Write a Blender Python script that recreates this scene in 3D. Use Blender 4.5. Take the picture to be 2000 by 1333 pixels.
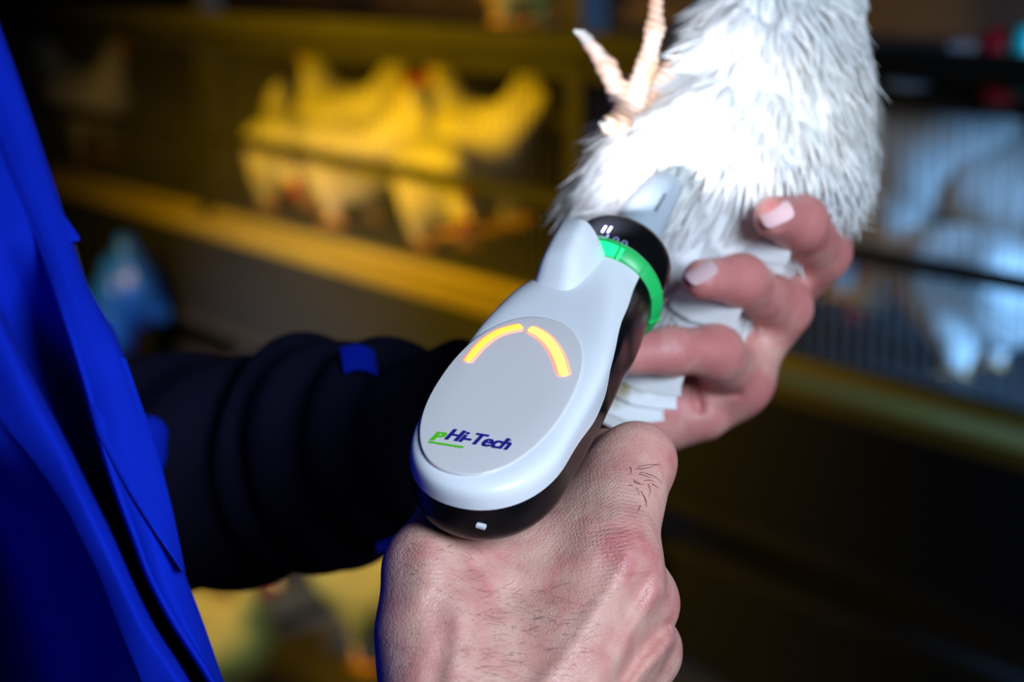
import bpy, math, random
import numpy as np
from mathutils import Matrix, Vector

for o in list(bpy.data.objects):
    bpy.data.objects.remove(o)
SC = bpy.context.scene
COL = SC.collection
rng = np.random.default_rng(7)
random.seed(7)

# ------------------------------------------------------------------ camera
F = 3889.0                       # focal length in pixels of the 2000 px wide frame (70 mm on 36 mm)
CAM_H = 1.5
PITCH = math.radians(10.8)
cam_d = bpy.data.cameras.new('camera')
cam_d.lens = 70.0
cam_d.sensor_width = 36.0
cam_d.clip_start = 0.05
cam_d.dof.use_dof = True
cam_d.dof.focus_distance = 0.585
cam_d.dof.aperture_fstop = 8.5
cam = bpy.data.objects.new('camera', cam_d)
COL.objects.link(cam)
cam.location = (0, 0, CAM_H)
cam.rotation_euler = (math.pi / 2 - PITCH, 0, 0)
SC.camera = cam

# ------------------------------------------------------------------ world, exposure, lights
w = bpy.data.worlds.new('world')
SC.world = w
w.use_nodes = True
w.node_tree.nodes['Background'].inputs[0].default_value = (0.30, 0.36, 0.55, 1)
w.node_tree.nodes['Background'].inputs[1].default_value = 0.03
SC.view_settings.view_transform = 'Standard'
SC.view_settings.look = 'None'
SC.view_settings.exposure = 0.0
SC.view_settings.gamma = 1.0
SC.view_settings.use_curve_mapping = False


def area(name, loc, target, size, power, color, size_y=None, spread=None):
    d = bpy.data.lights.new(name, 'AREA')
    d.energy = power
    d.color = color
    d.size = size
    if size_y:
        d.shape = 'RECTANGLE'
        d.size_y = size_y
    if spread:
        d.spread = math.radians(spread)
    o = bpy.data.objects.new(name, d)
    COL.objects.link(o)
    o.location = loc
    o.rotation_euler = (Vector(target) - Vector(loc)).to_track_quat('-Z', 'Y').to_euler()
    return o


area('key_light', (0.47, -0.21, 1.74), (0.03, 0.62, 1.37), 0.40, 15.5, (0.63, 0.79, 1.0))  # soft cool key from the upper right, its source unseen
area('warm_aisle_lamp', (-1.32, 3.30, 1.50), (-0.33, 4.0, 1.08), 0.35, 25, (1.0, 0.58, 0.0005), 1.0, 110)
area('cool_right_fill', (1.7, 1.15, 1.6), (0.78, 2.5, 1.16), 0.4, 20, (0.17, 0.44, 1.0), None, 50)  # added cool light to brighten the hens at the right, source unseen
area('cool_left_fill', (-2.6, 1.6, 2.2), (-0.95, 3.6, 0.8), 0.3, 5, (0.08, 0.42, 1.0), None, 22)  # added fill for the blue bag and left panels, no real source

# ------------------------------------------------------------------ coordinates
cp, sp = math.cos(PITCH), math.sin(PITCH)
CB = np.array([[1, 0, 0], [0, sp, cp], [0, cp, -sp]])      # rows: right, up, forward
CPOS = np.array([0, 0, CAM_H])


def c2w(p):
    """camera millimetres (right, up, forward) -> world metres"""
    p = np.asarray(p, float)
    return CPOS + (p * 0.001) @ CB


def w2c(p):
    return ((np.asarray(p, float) - CPOS) @ CB.T) * 1000


def at(px, py, d):
    """a point seen at pixel (px, py), d millimetres deep, in camera millimetres"""
    return np.array([(px - 1000) / F * d, -(py - 666.5) / F * d, d], float)


def atv(px, py, d):
    px, py, d = np.broadcast_arrays(np.asarray(px, float), np.asarray(py, float), np.asarray(d, float))
    return np.stack([(px - 1000) / F * d, -(py - 666.5) / F * d, d], -1)


# ------------------------------------------------------------------ mesh helpers
def mesh_data(name, verts, faces, mat=None, smooth=True):
    me = bpy.data.meshes.new(name)
    verts = np.asarray(verts, dtype=np.float32)
    if isinstance(faces, np.ndarray):
        n, k = faces.shape
        me.vertices.add(len(verts))
        me.vertices.foreach_set('co', verts.ravel())
        me.loops.add(n * k)
        me.loops.foreach_set('vertex_index', faces.astype(np.int32).ravel())
        me.polygons.add(n)
        me.polygons.foreach_set('loop_start', np.arange(0, n * k, k, dtype=np.int32))
        me.update(calc_edges=True)
        me.validate()
    else:
        me.from_pydata([tuple(v) for v in verts], [], faces)
        me.update()
    if smooth:
        me.polygons.foreach_set('use_smooth', np.ones(len(me.polygons), dtype=bool))
    if mat:
        me.materials.append(mat)
    return me


def empty(name, loc, label=None, cat=None, group=None):
    o = bpy.data.objects.new(name, None)
    COL.objects.link(o)
    o.location = loc
    o.empty_display_size = 0.02
    if label:
        o['label'] = label
    if cat:
        o['category'] = cat
    if group:
        o['group'] = group
    return o


def rootloc(o):
    v = np.zeros(3)
    while o is not None:
        v += np.array(o.location)
        o = o.parent
    return v


def put(name, verts_w, faces, mat, parent=None, smooth=True, kind=None):
    """link world-space geometry as one object"""
    v = np.asarray(verts_w, float)
    if parent is not None:
        v = v - rootloc(parent)
    o = bpy.data.objects.new(name, mesh_data(name, v, faces, mat, smooth))
    COL.objects.link(o)
    o.parent = parent
    if kind:
        o['kind'] = kind
    return o


def tag(o, label=None, cat=None, group=None, kind=None):
    if label:
        o['label'] = label
    if cat:
        o['category'] = cat
    if group:
        o['group'] = group
    if kind:
        o['kind'] = kind
    return o


def box(cx, cy, cz, sx, sy, sz):
    v = [(cx + a * sx / 2, cy + b * sy / 2, cz + c * sz / 2) for a in (-1, 1) for b in (-1, 1) for c in (-1, 1)]
    f = [(0, 1, 3, 2), (4, 6, 7, 5), (0, 4, 5, 1), (2, 3, 7, 6), (0, 2, 6, 4), (1, 5, 7, 3)]
    return np.array(v), f


def grid_faces(nu, nv, wrap_v=False):
    """vertex index = i*nv + j"""
    i = np.arange(nu - 1)[:, None]
    j = np.arange(nv if wrap_v else nv - 1)[None, :]
    j2 = (j + 1) % nv
    a = i * nv + j
    b = (i + 1) * nv + j
    c = (i + 1) * nv + j2
    d = i * nv + j2
    return np.stack([a + 0 * b, b, c, d], -1).reshape(-1, 4)


def tube(pts, radii, n=10, cap=True):
    pts = np.asarray(pts, float)
    radii = np.broadcast_to(np.asarray(radii, float), (len(pts),))
    t = np.gradient(pts, axis=0)
    t /= np.linalg.norm(t, axis=1)[:, None] + 1e-12
    up = np.array([0.123, 0.35, 0.93])
    if abs(t[0] @ up) > 0.9:
        up = np.array([1.0, 0.1, 0.0])
    V = []
    nrm = np.cross(t[0], up)
    for k in range(len(pts)):
        nrm = nrm - (nrm @ t[k]) * t[k]
        nrm /= np.linalg.norm(nrm)
        b = np.cross(t[k], nrm)
        ang = np.linspace(0, 2 * np.pi, n, endpoint=False)
        V.append(pts[k] + radii[k] * (np.cos(ang)[:, None] * nrm + np.sin(ang)[:, None] * b))
    V = np.concatenate(V)
    fs = [tuple(int(q) for q in f) for f in grid_faces(len(pts), n, True)]
    if cap:
        fs.append(tuple(range(n))[::-1])
        fs.append(tuple((len(pts) - 1) * n + q for q in range(n)))
    return V, fs


def merge(parts):
    V, Fs, off = [], [], 0
    for v, f in parts:
        V.append(np.asarray(v, float))
        Fs += [tuple(int(i) + off for i in q) for q in f]
        off += len(v)
    return np.concatenate(V), Fs


# ------------------------------------------------------------------ implicit surfaces (smooth unions, polygonised with surface nets)
def sd_cone(P, a, b, r1, r2):
    a = np.asarray(a, np.float32)
    b = np.asarray(b, np.float32)
    ba = b - a
    L = float(ba @ ba) + 1e-9
    pa = P - a
    h = np.clip((pa @ ba) / L, 0, 1)
    d = pa - h[..., None] * ba
    return np.sqrt((d * d).sum(-1)) - (r1 + (r2 - r1) * h)


def sd_ell(P, c, r, M=None):
    q = P - np.asarray(c, np.float32)
    if M is not None:
        q = q @ np.asarray(M, np.float32).T
    r = np.asarray(r, np.float32)
    k0 = np.sqrt(((q / r) ** 2).sum(-1))
    k1 = np.sqrt(((q / (r * r)) ** 2).sum(-1)) + 1e-6
    return k0 * (k0 - 1) / k1


def smin(a, b, k):
    h = np.maximum(k - np.abs(a - b), 0) / k
    return np.minimum(a, b) - h * h * k * 0.25


def surface_nets(D, org, h):
    inside = D < 0
    nx, ny, nz = D.shape
    cs = np.zeros((nx - 1, ny - 1, nz - 1), np.int8)
    for dx in (0, 1):
        for dy in (0, 1):
            for dz in (0, 1):
                cs += inside[dx:nx - 1 + dx, dy:ny - 1 + dy, dz:nz - 1 + dz]
    act = (cs > 0) & (cs < 8)
    idx = np.argwhere(act)
    vid = -np.ones(act.shape, np.int32)
    vid[act] = np.arange(len(idx))
    acc = np.zeros((len(idx), 3))
    cnt = np.zeros(len(idx))
    cor = [(x, y, z) for x in (0, 1) for y in (0, 1) for z in (0, 1)]
    for i in range(8):
        for j in range(i + 1, 8):
            a, b = np.array(cor[i]), np.array(cor[j])
            if np.abs(a - b).sum() != 1:
                continue
            ia, ib = idx + a, idx + b
            da = D[ia[:, 0], ia[:, 1], ia[:, 2]]
            db = D[ib[:, 0], ib[:, 1], ib[:, 2]]
            m = (da < 0) != (db < 0)
            t = np.where(m, da / np.where(m, da - db, 1), 0)
            acc += np.where(m[:, None], a + t[:, None] * (b - a), 0)
            cnt += m
    V = (idx + acc / cnt[:, None]) * h + org
    quads = []
    for ax in range(3):
        sl0 = [slice(None)] * 3
        sl1 = [slice(None)] * 3
        sl0[ax] = slice(0, -1)
        sl1[ax] = slice(1, None)
        i0, i1 = inside[tuple(sl0)], inside[tuple(sl1)]
        e = np.argwhere(i0 != i1)
        u, v = (ax + 1) % 3, (ax + 2) % 3
        ok = (e[:, u] > 0) & (e[:, v] > 0) & (e[:, u] < D.shape[u] - 1) & (e[:, v] < D.shape[v] - 1)
        e = e[ok]
        fl = i0[e[:, 0], e[:, 1], e[:, 2]]
        q = []
        for du, dv in ((-1, -1), (0, -1), (0, 0), (-1, 0)):
            c = e.copy()
            c[:, u] += du
            c[:, v] += dv
            q.append(vid[c[:, 0], c[:, 1], c[:, 2]])
        q = np.stack(q, 1)
        q[~fl] = q[~fl][:, ::-1]
        quads.append(q)
    return V, np.concatenate(quads)


def polygonise(fn, lo, hi, h):
    lo = np.asarray(lo, float)
    hi = np.asarray(hi, float)
    n = np.ceil((hi - lo) / h).astype(int) + 1
    xs = [(lo[i] + h * np.arange(n[i])).astype(np.float32) for i in range(3)]
    D = np.empty(tuple(n), np.float32)
    step = max(1, int(400000 / (n[1] * n[2])))
    YZ = np.stack(np.meshgrid(xs[1], xs[2], indexing='ij'), -1)
    for i in range(0, n[0], step):
        xx = xs[0][i:i + step]
        P = np.empty((len(xx), n[1], n[2], 3), np.float32)
        P[..., 0] = xx[:, None, None]
        P[..., 1:] = YZ[None]
        D[i:i + step] = fn(P)
    return surface_nets(D, lo, h)


def union(P, prims, k):
    d = None
    for q in prims:
        kk = k
        if q[0] == 'c':
            e = sd_cone(P, *q[1:5])
            if len(q) > 5:
                kk = q[5]
        else:
            e = sd_ell(P, *q[1:4])
            if len(q) > 4:
                kk = q[4]
        d = e if d is None else smin(d, e, kk)
    return d


# ------------------------------------------------------------------ materials
def mat(name, color, rough=0.5, metal=0.0, noise=None, bump=None, sss=0.0, emit=None, emit_s=0.0, coat=0.0, trans=0.0, spec=None, sheen=0.0):
    """noise=(scale, amount, second colour), bump=(scale, strength, distance)"""
    m = bpy.data.materials.new(name)
    m.use_nodes = True
    nt = m.node_tree
    b = nt.nodes['Principled BSDF']
    b.inputs['Base Color'].default_value = (*color, 1)
    b.inputs['Roughness'].default_value = rough
    b.inputs['Metallic'].default_value = metal
    if spec is not None:
        b.inputs['Specular IOR Level'].default_value = spec
    if sss:
        b.inputs['Subsurface Weight'].default_value = sss
        b.inputs['Subsurface Radius'].default_value = (1.0, 0.35, 0.2)
        b.inputs['Subsurface Scale'].default_value = 0.004
    if emit:
        b.inputs['Emission Color'].default_value = (*emit, 1)
        b.inputs['Emission Strength'].default_value = emit_s
    if coat:
        b.inputs['Coat Weight'].default_value = coat
        b.inputs['Coat Roughness'].default_value = 0.05
    if trans:
        b.inputs['Transmission Weight'].default_value = trans
    if sheen:
        b.inputs['Sheen Weight'].default_value = sheen
    tc = nt.nodes.new('ShaderNodeTexCoord')
    if noise:
        t = nt.nodes.new('ShaderNodeTexNoise')
        t.inputs['Scale'].default_value = noise[0]
        t.inputs['Detail'].default_value = 5
        nt.links.new(tc.outputs['Object'], t.inputs['Vector'])
        r = nt.nodes.new('ShaderNodeValToRGB')
        r.color_ramp.elements[0].position = 0.5 - 0.5 * noise[1]
        r.color_ramp.elements[1].position = 0.5 + 0.5 * noise[1]
        r.color_ramp.elements[0].color = (*color, 1)
        r.color_ramp.elements[1].color = (*noise[2], 1)
        nt.links.new(t.outputs['Fac'], r.inputs['Fac'])
        nt.links.new(r.outputs['Color'], b.inputs['Base Color'])
    if bump:
        t = nt.nodes.new('ShaderNodeTexNoise')
        t.inputs['Scale'].default_value = bump[0]
        t.inputs['Detail'].default_value = 4
        nt.links.new(tc.outputs['Object'], t.inputs['Vector'])
        bp = nt.nodes.new('ShaderNodeBump')
        bp.inputs['Strength'].default_value = bump[1]
        bp.inputs['Distance'].default_value = bump[2]
        nt.links.new(t.outputs['Fac'], bp.inputs['Height'])
        nt.links.new(bp.outputs['Normal'], b.inputs['Normal'])
    return m


def skin_material(name, pale, red):
    m = mat(name, pale, 0.42, sss=0.12, spec=0.45)
    nt = m.node_tree
    b = nt.nodes['Principled BSDF']
    tc = nt.nodes['Texture Coordinate']
    # blotchy colour, with the redder skin over the joints kept as a vertex attribute
    n1 = nt.nodes.new('ShaderNodeTexNoise')
    n1.inputs['Scale'].default_value = 95
    n1.inputs['Detail'].default_value = 6
    nt.links.new(tc.outputs['Object'], n1.inputs['Vector'])
    at_ = nt.nodes.new('ShaderNodeAttribute')
    at_.attribute_name = 'redness'
    mr = nt.nodes.new('ShaderNodeMapRange')
    mr.inputs[1].default_value = 0.40
    mr.inputs[2].default_value = 0.68
    mr.inputs[3].default_value = 0.0
    mr.inputs[4].default_value = 0.65
    nt.links.new(n1.outputs['Fac'], mr.inputs[0])
    add = nt.nodes.new('ShaderNodeMath')
    add.operation = 'ADD'
    add.use_clamp = True
    nt.links.new(mr.outputs[0], add.inputs[0])
    nt.links.new(at_.outputs['Fac'], add.inputs[1])
    mx = nt.nodes.new('ShaderNodeMix')
    mx.data_type = 'RGBA'
    mx.inputs[6].default_value = (*pale, 1)
    mx.inputs[7].default_value = (*red, 1)
    nt.links.new(add.outputs[0], mx.inputs[0])
    nt.links.new(mx.outputs[2], b.inputs['Base Color'])
    # pores, cross-hatched skin lines
    v = nt.nodes.new('ShaderNodeTexVoronoi')
    v.feature = 'DISTANCE_TO_EDGE'
    v.inputs['Scale'].default_value = 900
    n2 = nt.nodes.new('ShaderNodeTexNoise')
    n2.inputs['Scale'].default_value = 500
    n2.inputs['Detail'].default_value = 3
    nt.links.new(tc.outputs['Object'], n2.inputs['Vector'])
    nt.links.new(tc.outputs['Object'], v.inputs['Vector'])
    ad = nt.nodes.new('ShaderNodeMath')
    ad.operation = 'ADD'
    nt.links.new(v.outputs['Distance'], ad.inputs[0])
    nt.links.new(n2.outputs['Fac'], ad.inputs[1])
    wr = nt.nodes.new('ShaderNodeAttribute')
    wr.attribute_name = 'wrinkle'
    ad2 = nt.nodes.new('ShaderNodeMath')
    ad2.operation = 'ADD'
    nt.links.new(ad.outputs[0], ad2.inputs[0])
    nt.links.new(wr.outputs['Fac'], ad2.inputs[1])
    bp = nt.nodes.new('ShaderNodeBump')
    bp.inputs['Strength'].default_value = 0.45
    bp.inputs['Distance'].default_value = 0.0005
    nt.links.new(ad2.outputs[0], bp.inputs['Height'])
    nt.links.new(bp.outputs['Normal'], b.inputs['Normal'])
    return m


def cloth_material(name, a, b2, weave=2600, rough=0.85, strength=0.35):
    m = mat(name, a, rough, noise=(18, 0.5, b2), sheen=0.0, spec=0.12)
    nt = m.node_tree
    b = nt.nodes['Principled BSDF']
    tc = nt.nodes['Texture Coordinate']
    mp = nt.nodes.new('ShaderNodeMapping')
    mp.inputs['Rotation'].default_value = (0.4, 0.7, 0.5)
    nt.links.new(tc.outputs['Object'], mp.inputs['Vector'])
    wv = nt.nodes.new('ShaderNodeTexWave')
    wv.inputs['Scale'].default_value = weave / 2.6
    wv.inputs['Distortion'].default_value = 1.5
    nt.links.new(mp.outputs[0], wv.inputs['Vector'])
    n2 = nt.nodes.new('ShaderNodeTexNoise')
    n2.inputs['Scale'].default_value = 60
    n2.inputs['Detail'].default_value = 6
    nt.links.new(tc.outputs['Object'], n2.inputs['Vector'])
    ad = nt.nodes.new('ShaderNodeMath')
    ad.operation = 'MULTIPLY_ADD'
    ad.inputs[1].default_value = 3.0
    nt.links.new(n2.outputs['Fac'], ad.inputs[0])
    nt.links.new(wv.outputs['Fac'], ad.inputs[2])
    bp = nt.nodes.new('ShaderNodeBump')
    bp.inputs['Strength'].default_value = strength
    bp.inputs['Distance'].default_value = 0.0003
    nt.links.new(ad.outputs[0], bp.inputs['Height'])
    nt.links.new(bp.outputs['Normal'], b.inputs['Normal'])
    return m


M = {}
M['white_plastic'] = mat('white_plastic', (0.82, 0.82, 0.84), 0.28, spec=0.5, bump=(900, 0.03, 0.0002))
M['panel'] = mat('panel_plastic', (0.70, 0.65, 0.64), 0.12, spec=0.6)
M['black_plastic'] = mat('black_plastic', (0.004, 0.004, 0.005), 0.22, spec=0.1, bump=(350, 0.02, 0.0003))
M['matte_black'] = mat('matte_black', (0.012, 0.012, 0.014), 0.45)
M['green'] = mat('green_plastic', (0.02, 0.52, 0.12), 0.35, sss=0.25)
M['mint'] = mat('mint_mark', (0.32, 0.85, 0.55), 0.4)
M['green_led'] = mat('green_lamp', (0.0, 0.6, 0.15), 0.3, emit=(0.02, 0.95, 0.28), emit_s=1.1)
M['nozzle'] = mat('nozzle_plastic', (0.50, 0.56, 0.62), 0.35, trans=0.15, spec=0.3)
M['slot'] = mat('slot_grey', (0.12, 0.13, 0.16), 0.6)
M['led_l'] = mat('lamp_amber', (1, 0.5, 0.1), 0.4, emit=(1.0, 0.22, 0.004), emit_s=4.5)
M['led_r'] = mat('lamp_bright_amber', (1, 0.5, 0.1), 0.4, emit=(1.0, 0.30, 0.03), emit_s=7.0)
M['led_halo'] = mat('lamp_halo', (1, 0.45, 0.25), 0.4, emit=(1.0, 0.23, 0.12), emit_s=1.0)  # halo of the arcs' glow, painted as weak emission
M['navy_print'] = mat('navy_print', (0.012, 0.012, 0.22), 0.5)
M['green_print'] = mat('green_print', (0.10, 0.55, 0.01), 0.5)
M['pale_print'] = mat('pale_print', (0.45, 0.45, 0.75), 0.5)
M['skin'] = skin_material('skin', (0.74, 0.41, 0.32), (0.60, 0.20, 0.18))
M['nail'] = mat('nail', (0.72, 0.46, 0.46), 0.25, sss=0.1)
M['hair'] = mat('hair', (0.055, 0.022, 0.014), 0.5)
M['coat'] = cloth_material('coat_cloth', (0.001, 0.020, 0.50), (0.0008, 0.015, 0.42))
M['sleeve'] = cloth_material('sleeve_cloth', (0.0045, 0.0045, 0.015), (0.009, 0.008, 0.026))
M['strap'] = mat('strap', (0.006, 0.007, 0.012), 0.9, bump=(900, 0.5, 0.001))
M['feather'] = mat('feather', (0.90, 0.89, 0.88), 0.8, noise=(17, 0.3, (0.85, 0.80, 0.72)), sss=0.5, spec=0.1)
M['feather'].node_tree.nodes['Principled BSDF'].inputs['Subsurface Radius'].default_value = (1, 1, 1)
M['soiled'] = mat('soiled_feather', (0.86, 0.85, 0.83), 0.7, noise=(60, 0.16, (0.30, 0.25, 0.12)), spec=0.2)
M['skin_bird'] = mat('bird_foot', (0.78, 0.58, 0.46), 0.5, noise=(110, 0.45, (0.58, 0.27, 0.13)), bump=(420, 0.5, 0.001))
M['claw'] = mat('claw', (0.75, 0.65, 0.55), 0.35)
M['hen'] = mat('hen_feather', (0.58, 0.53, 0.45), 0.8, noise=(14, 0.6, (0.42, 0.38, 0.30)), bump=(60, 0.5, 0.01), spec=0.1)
M['lamp_yellow'] = mat('lamp_yellow_feather', (0.36, 0.24, 0.035), 0.8, noise=(14, 0.6, (0.24, 0.15, 0.02)), bump=(60, 0.5, 0.01), spec=0.1)  # yellow lamp light put into the plumage colour of these hens
M['comb'] = mat('comb', (0.45, 0.02, 0.015), 0.5)
M['beak'] = mat('beak', (0.65, 0.36, 0.08), 0.5)
M['hen_leg'] = mat('hen_leg', (0.60, 0.26, 0.03), 0.6)
M['wire'] = mat('galvanised_wire', (0.09, 0.085, 0.075), 0.5, metal=0.3)
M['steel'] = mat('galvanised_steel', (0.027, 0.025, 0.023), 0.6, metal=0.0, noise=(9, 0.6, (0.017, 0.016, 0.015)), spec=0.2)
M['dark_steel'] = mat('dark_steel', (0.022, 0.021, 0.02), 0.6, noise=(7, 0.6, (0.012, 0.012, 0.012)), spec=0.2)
M['blue_steel'] = mat('blue_steel', (0.03, 0.075, 0.16), 0.5)
M['trough'] = mat('trough_yellow', (0.27, 0.20, 0.035), 0.6, noise=(5, 0.7, (0.20, 0.15, 0.03)), spec=0.2)
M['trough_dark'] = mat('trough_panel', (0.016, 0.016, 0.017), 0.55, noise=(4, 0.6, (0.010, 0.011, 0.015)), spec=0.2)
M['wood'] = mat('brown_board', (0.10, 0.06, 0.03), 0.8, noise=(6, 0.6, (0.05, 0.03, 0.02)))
M['litter'] = mat('floor_litter', (0.10, 0.08, 0.04), 0.95, noise=(3.2, 0.4, (0.012, 0.011, 0.009)), bump=(40, 0.8, 0.02))
M['wall'] = mat('barn_wall', (0.05, 0.045, 0.04), 0.9, noise=(2, 0.5, (0.03, 0.03, 0.03)))
M['pale_blue'] = mat('pale_blue_plastic', (0.01, 0.12, 0.80), 0.35, noise=(12, 0.6, (0.008, 0.08, 0.55)))
M['red_plastic'] = mat('red_plastic', (0.55, 0.01, 0.03), 0.4)
M['teal_plastic'] = mat('teal_plastic', (0.0, 0.25, 0.20), 0.4)
M['cup'] = mat('pale_cup', (0.55, 0.60, 0.72), 0.4)

# ================================================================== THE BARN
RD = np.array([-0.528, 0.849, 0.0])                 # along the cage row, away to the left
RD /= np.linalg.norm(RD)
RN = np.array([-RD[1], RD[0], 0.0])                 # cage front normal
if RN @ (-(c2w(at(1850, 500, 3300)))) < 0:
    RN = -RN
R0 = c2w(at(1850, 500, 2640))
R0[2] = 0


def row(s, back=0.0, z=0.0):
    """s metres along the row from its reference, back metres behind the front wires"""
    p = R0 + RD * s - RN * back
    p = p.copy()
    p[2] = z
    return p


def row_at(px, py, back=0.0):
    """where the sight line of a pixel meets the plane `back` metres behind the cage front: (s, z)"""
    d = c2w(at(px, py, 1000)) - CPOS
    t = ((R0 - RN * back - CPOS) @ RN) / (d @ RN)
    q = CPOS + d * t
    return float((q - R0) @ RD), float(q[2])


def row_box(s0, s1, b0, b1, z0, z1):
    v = [row(s, b, z) for s in (s0, s1) for b in (b0, b1) for z in (z0, z1)]
    f = [(0, 1, 3, 2), (4, 6, 7, 5), (0, 4, 5, 1), (2, 3, 7, 6), (0, 2, 6, 4), (1, 5, 7, 3)]
    return np.array(v), f


fl = put('floor', [(-6, -2.5, 0), (5, -2.5, 0), (5, 12, 0), (-6, 12, 0)], [(0, 1, 2, 3)], M['litter'], smooth=False)
tag(fl, kind='structure')
cl = put('ceiling', [(-6, -2.5, 3.1), (-6, 12, 3.1), (5, 12, 3.1), (5, -2.5, 3.1)], [(0, 1, 2, 3)], M['wall'], smooth=False)
tag(cl, kind='structure')
wb = put('wall_back', [(-6, 12, 0), (5, 12, 0), (5, 12, 3.1), (-6, 12, 3.1)], [(0, 1, 2, 3)], M['wall'], smooth=False)
tag(wb, kind='structure')
wr = put('wall_right', [(5, 12, 0), (5, -2.5, 0), (5, -2.5, 3.1), (5, 12, 3.1)], [(0, 1, 2, 3)], M['wall'], smooth=False)
tag(wr, kind='structure')
wl = put('wall_left', [(-6, -2.5, 0), (-6, 12, 0), (-6, 12, 3.1), (-6, -2.5, 3.1)], [(0, 1, 2, 3)], M['wall'], smooth=False)
tag(wl, kind='structure')
wf = put('wall_front', [(5, -2.5, 0), (-6, -2.5, 0), (-6, -2.5, 3.1), (5, -2.5, 3.1)], [(0, 1, 2, 3)], M['wall'], smooth=False)
tag(wf, kind='structure')

S_POST = [row_at(1140, 300)[0], row_at(410, 300)[0]]
UNIT = S_POST[1] - S_POST[0]
Z_TOP, Z_MID, Z_LOW, Z_FLOOR = 1.322, 1.10, 0.915, 0.94
S_ENDS = [S_POST[0] - UNIT, S_POST[0], S_POST[1], S_POST[1] + UNIT]
DEEP = 0.62
names = ['nearest wire cage of the middle tier, behind the held white bird', 'wire cage between the two steel posts, full of yellow lit hens',
         'farthest wire cage of the middle tier, beside the blue coat']
PITCH_W = 0.027
wire_me = None
for i in range(3):
    s0, s1 = S_ENDS[i], S_ENDS[i + 1]
    root = empty('battery_cage', row(s0, 0, Z_FLOOR), names[i], 'cage', 'middle tier of wire cages')
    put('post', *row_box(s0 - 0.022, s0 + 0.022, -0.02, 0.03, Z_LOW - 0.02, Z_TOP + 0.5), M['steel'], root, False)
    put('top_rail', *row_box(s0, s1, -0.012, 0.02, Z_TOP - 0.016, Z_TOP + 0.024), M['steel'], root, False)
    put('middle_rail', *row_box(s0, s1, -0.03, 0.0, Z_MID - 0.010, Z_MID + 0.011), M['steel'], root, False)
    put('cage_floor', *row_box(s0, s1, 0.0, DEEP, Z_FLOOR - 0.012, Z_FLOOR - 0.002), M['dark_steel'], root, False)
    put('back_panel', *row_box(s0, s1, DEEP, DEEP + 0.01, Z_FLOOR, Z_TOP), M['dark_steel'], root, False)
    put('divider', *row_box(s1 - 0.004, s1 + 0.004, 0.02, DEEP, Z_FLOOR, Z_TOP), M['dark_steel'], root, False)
    n = int((s1 - s0) / PITCH_W)
    for k in range(1, n):
        s = s0 + k * PITCH_W
        if wire_me is None:
            v, f = tube([(0, 0, Z_FLOOR - 0.02), (0, 0, Z_TOP)], 0.0014, 6)
            wire_me = mesh_data('wire', v, f, M['wire'])
        o = bpy.data.objects.new('wire', wire_me)
        COL.objects.link(o)
        o.parent = root
        p = row(s, 0, 0) - np.array(root.location)
        o.location = p
# tier floor between the tiers, trough, lower tier
tr = empty('egg_trough', row(S_ENDS[0], -0.08, 0.885), 'long yellow edged trough running the length of the cages below the hens', 'trough')
prof = [(-0.08, 0.885), (-0.092, 0.912), (-0.084, 0.92), (-0.016, 0.912), (-0.003, 0.928), (-0.003, 0.92), (-0.016, 0.902), (-0.076, 0.91), (-0.072, 0.885)]
V = np.array([row(s, b, z) for s in (S_ENDS[0], S_ENDS[3]) for b, z in prof])
fs = [(k, (k + 1) % 9, 9 + (k + 1) % 9, 9 + k) for k in range(9)] + [tuple(range(9))[::-1], tuple(range(9, 18))]
put('trough_lip', V, fs, M['trough'], tr, False)
put('front_panel', *row_box(S_ENDS[0], S_ENDS[3], -0.076, -0.064, 0.695, 0.885), M['trough_dark'], tr, False)
put('lower_lip', *row_box(S_ENDS[0], S_ENDS[3], -0.084, -0.06, 0.665, 0.693), M['steel'], tr, False)
up = empty('upper_tier', row(S_ENDS[0], 0, 1.36), 'dark upper tier of cages above the hens', 'cage')
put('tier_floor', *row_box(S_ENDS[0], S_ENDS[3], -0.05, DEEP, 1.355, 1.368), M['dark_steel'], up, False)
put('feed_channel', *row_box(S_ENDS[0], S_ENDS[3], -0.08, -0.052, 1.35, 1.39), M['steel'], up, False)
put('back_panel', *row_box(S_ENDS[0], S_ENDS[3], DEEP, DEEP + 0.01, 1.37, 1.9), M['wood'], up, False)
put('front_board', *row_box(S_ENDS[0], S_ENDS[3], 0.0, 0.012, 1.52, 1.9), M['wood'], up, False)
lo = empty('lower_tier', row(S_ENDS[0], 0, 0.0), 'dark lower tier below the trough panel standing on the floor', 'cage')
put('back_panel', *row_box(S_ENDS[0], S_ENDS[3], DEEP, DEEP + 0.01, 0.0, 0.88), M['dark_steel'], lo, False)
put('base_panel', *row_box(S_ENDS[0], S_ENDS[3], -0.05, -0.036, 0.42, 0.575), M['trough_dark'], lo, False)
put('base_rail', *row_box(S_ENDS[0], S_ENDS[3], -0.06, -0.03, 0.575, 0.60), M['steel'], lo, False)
s_leg, _ = row_at(1312, 1080)
put('leg', *row_box(s_leg - 0.016, s_leg + 0.016, -0.11, -0.085, 0.0, 0.66), M['blue_steel'], lo, False)
for px in (560, 30):
    s_leg, _ = row_at(px, 900)
    put('leg', *row_box(s_leg - 0.02, s_leg + 0.02, -0.11, -0.085, 0.0, 0.66), M['steel'], lo, False)


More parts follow.
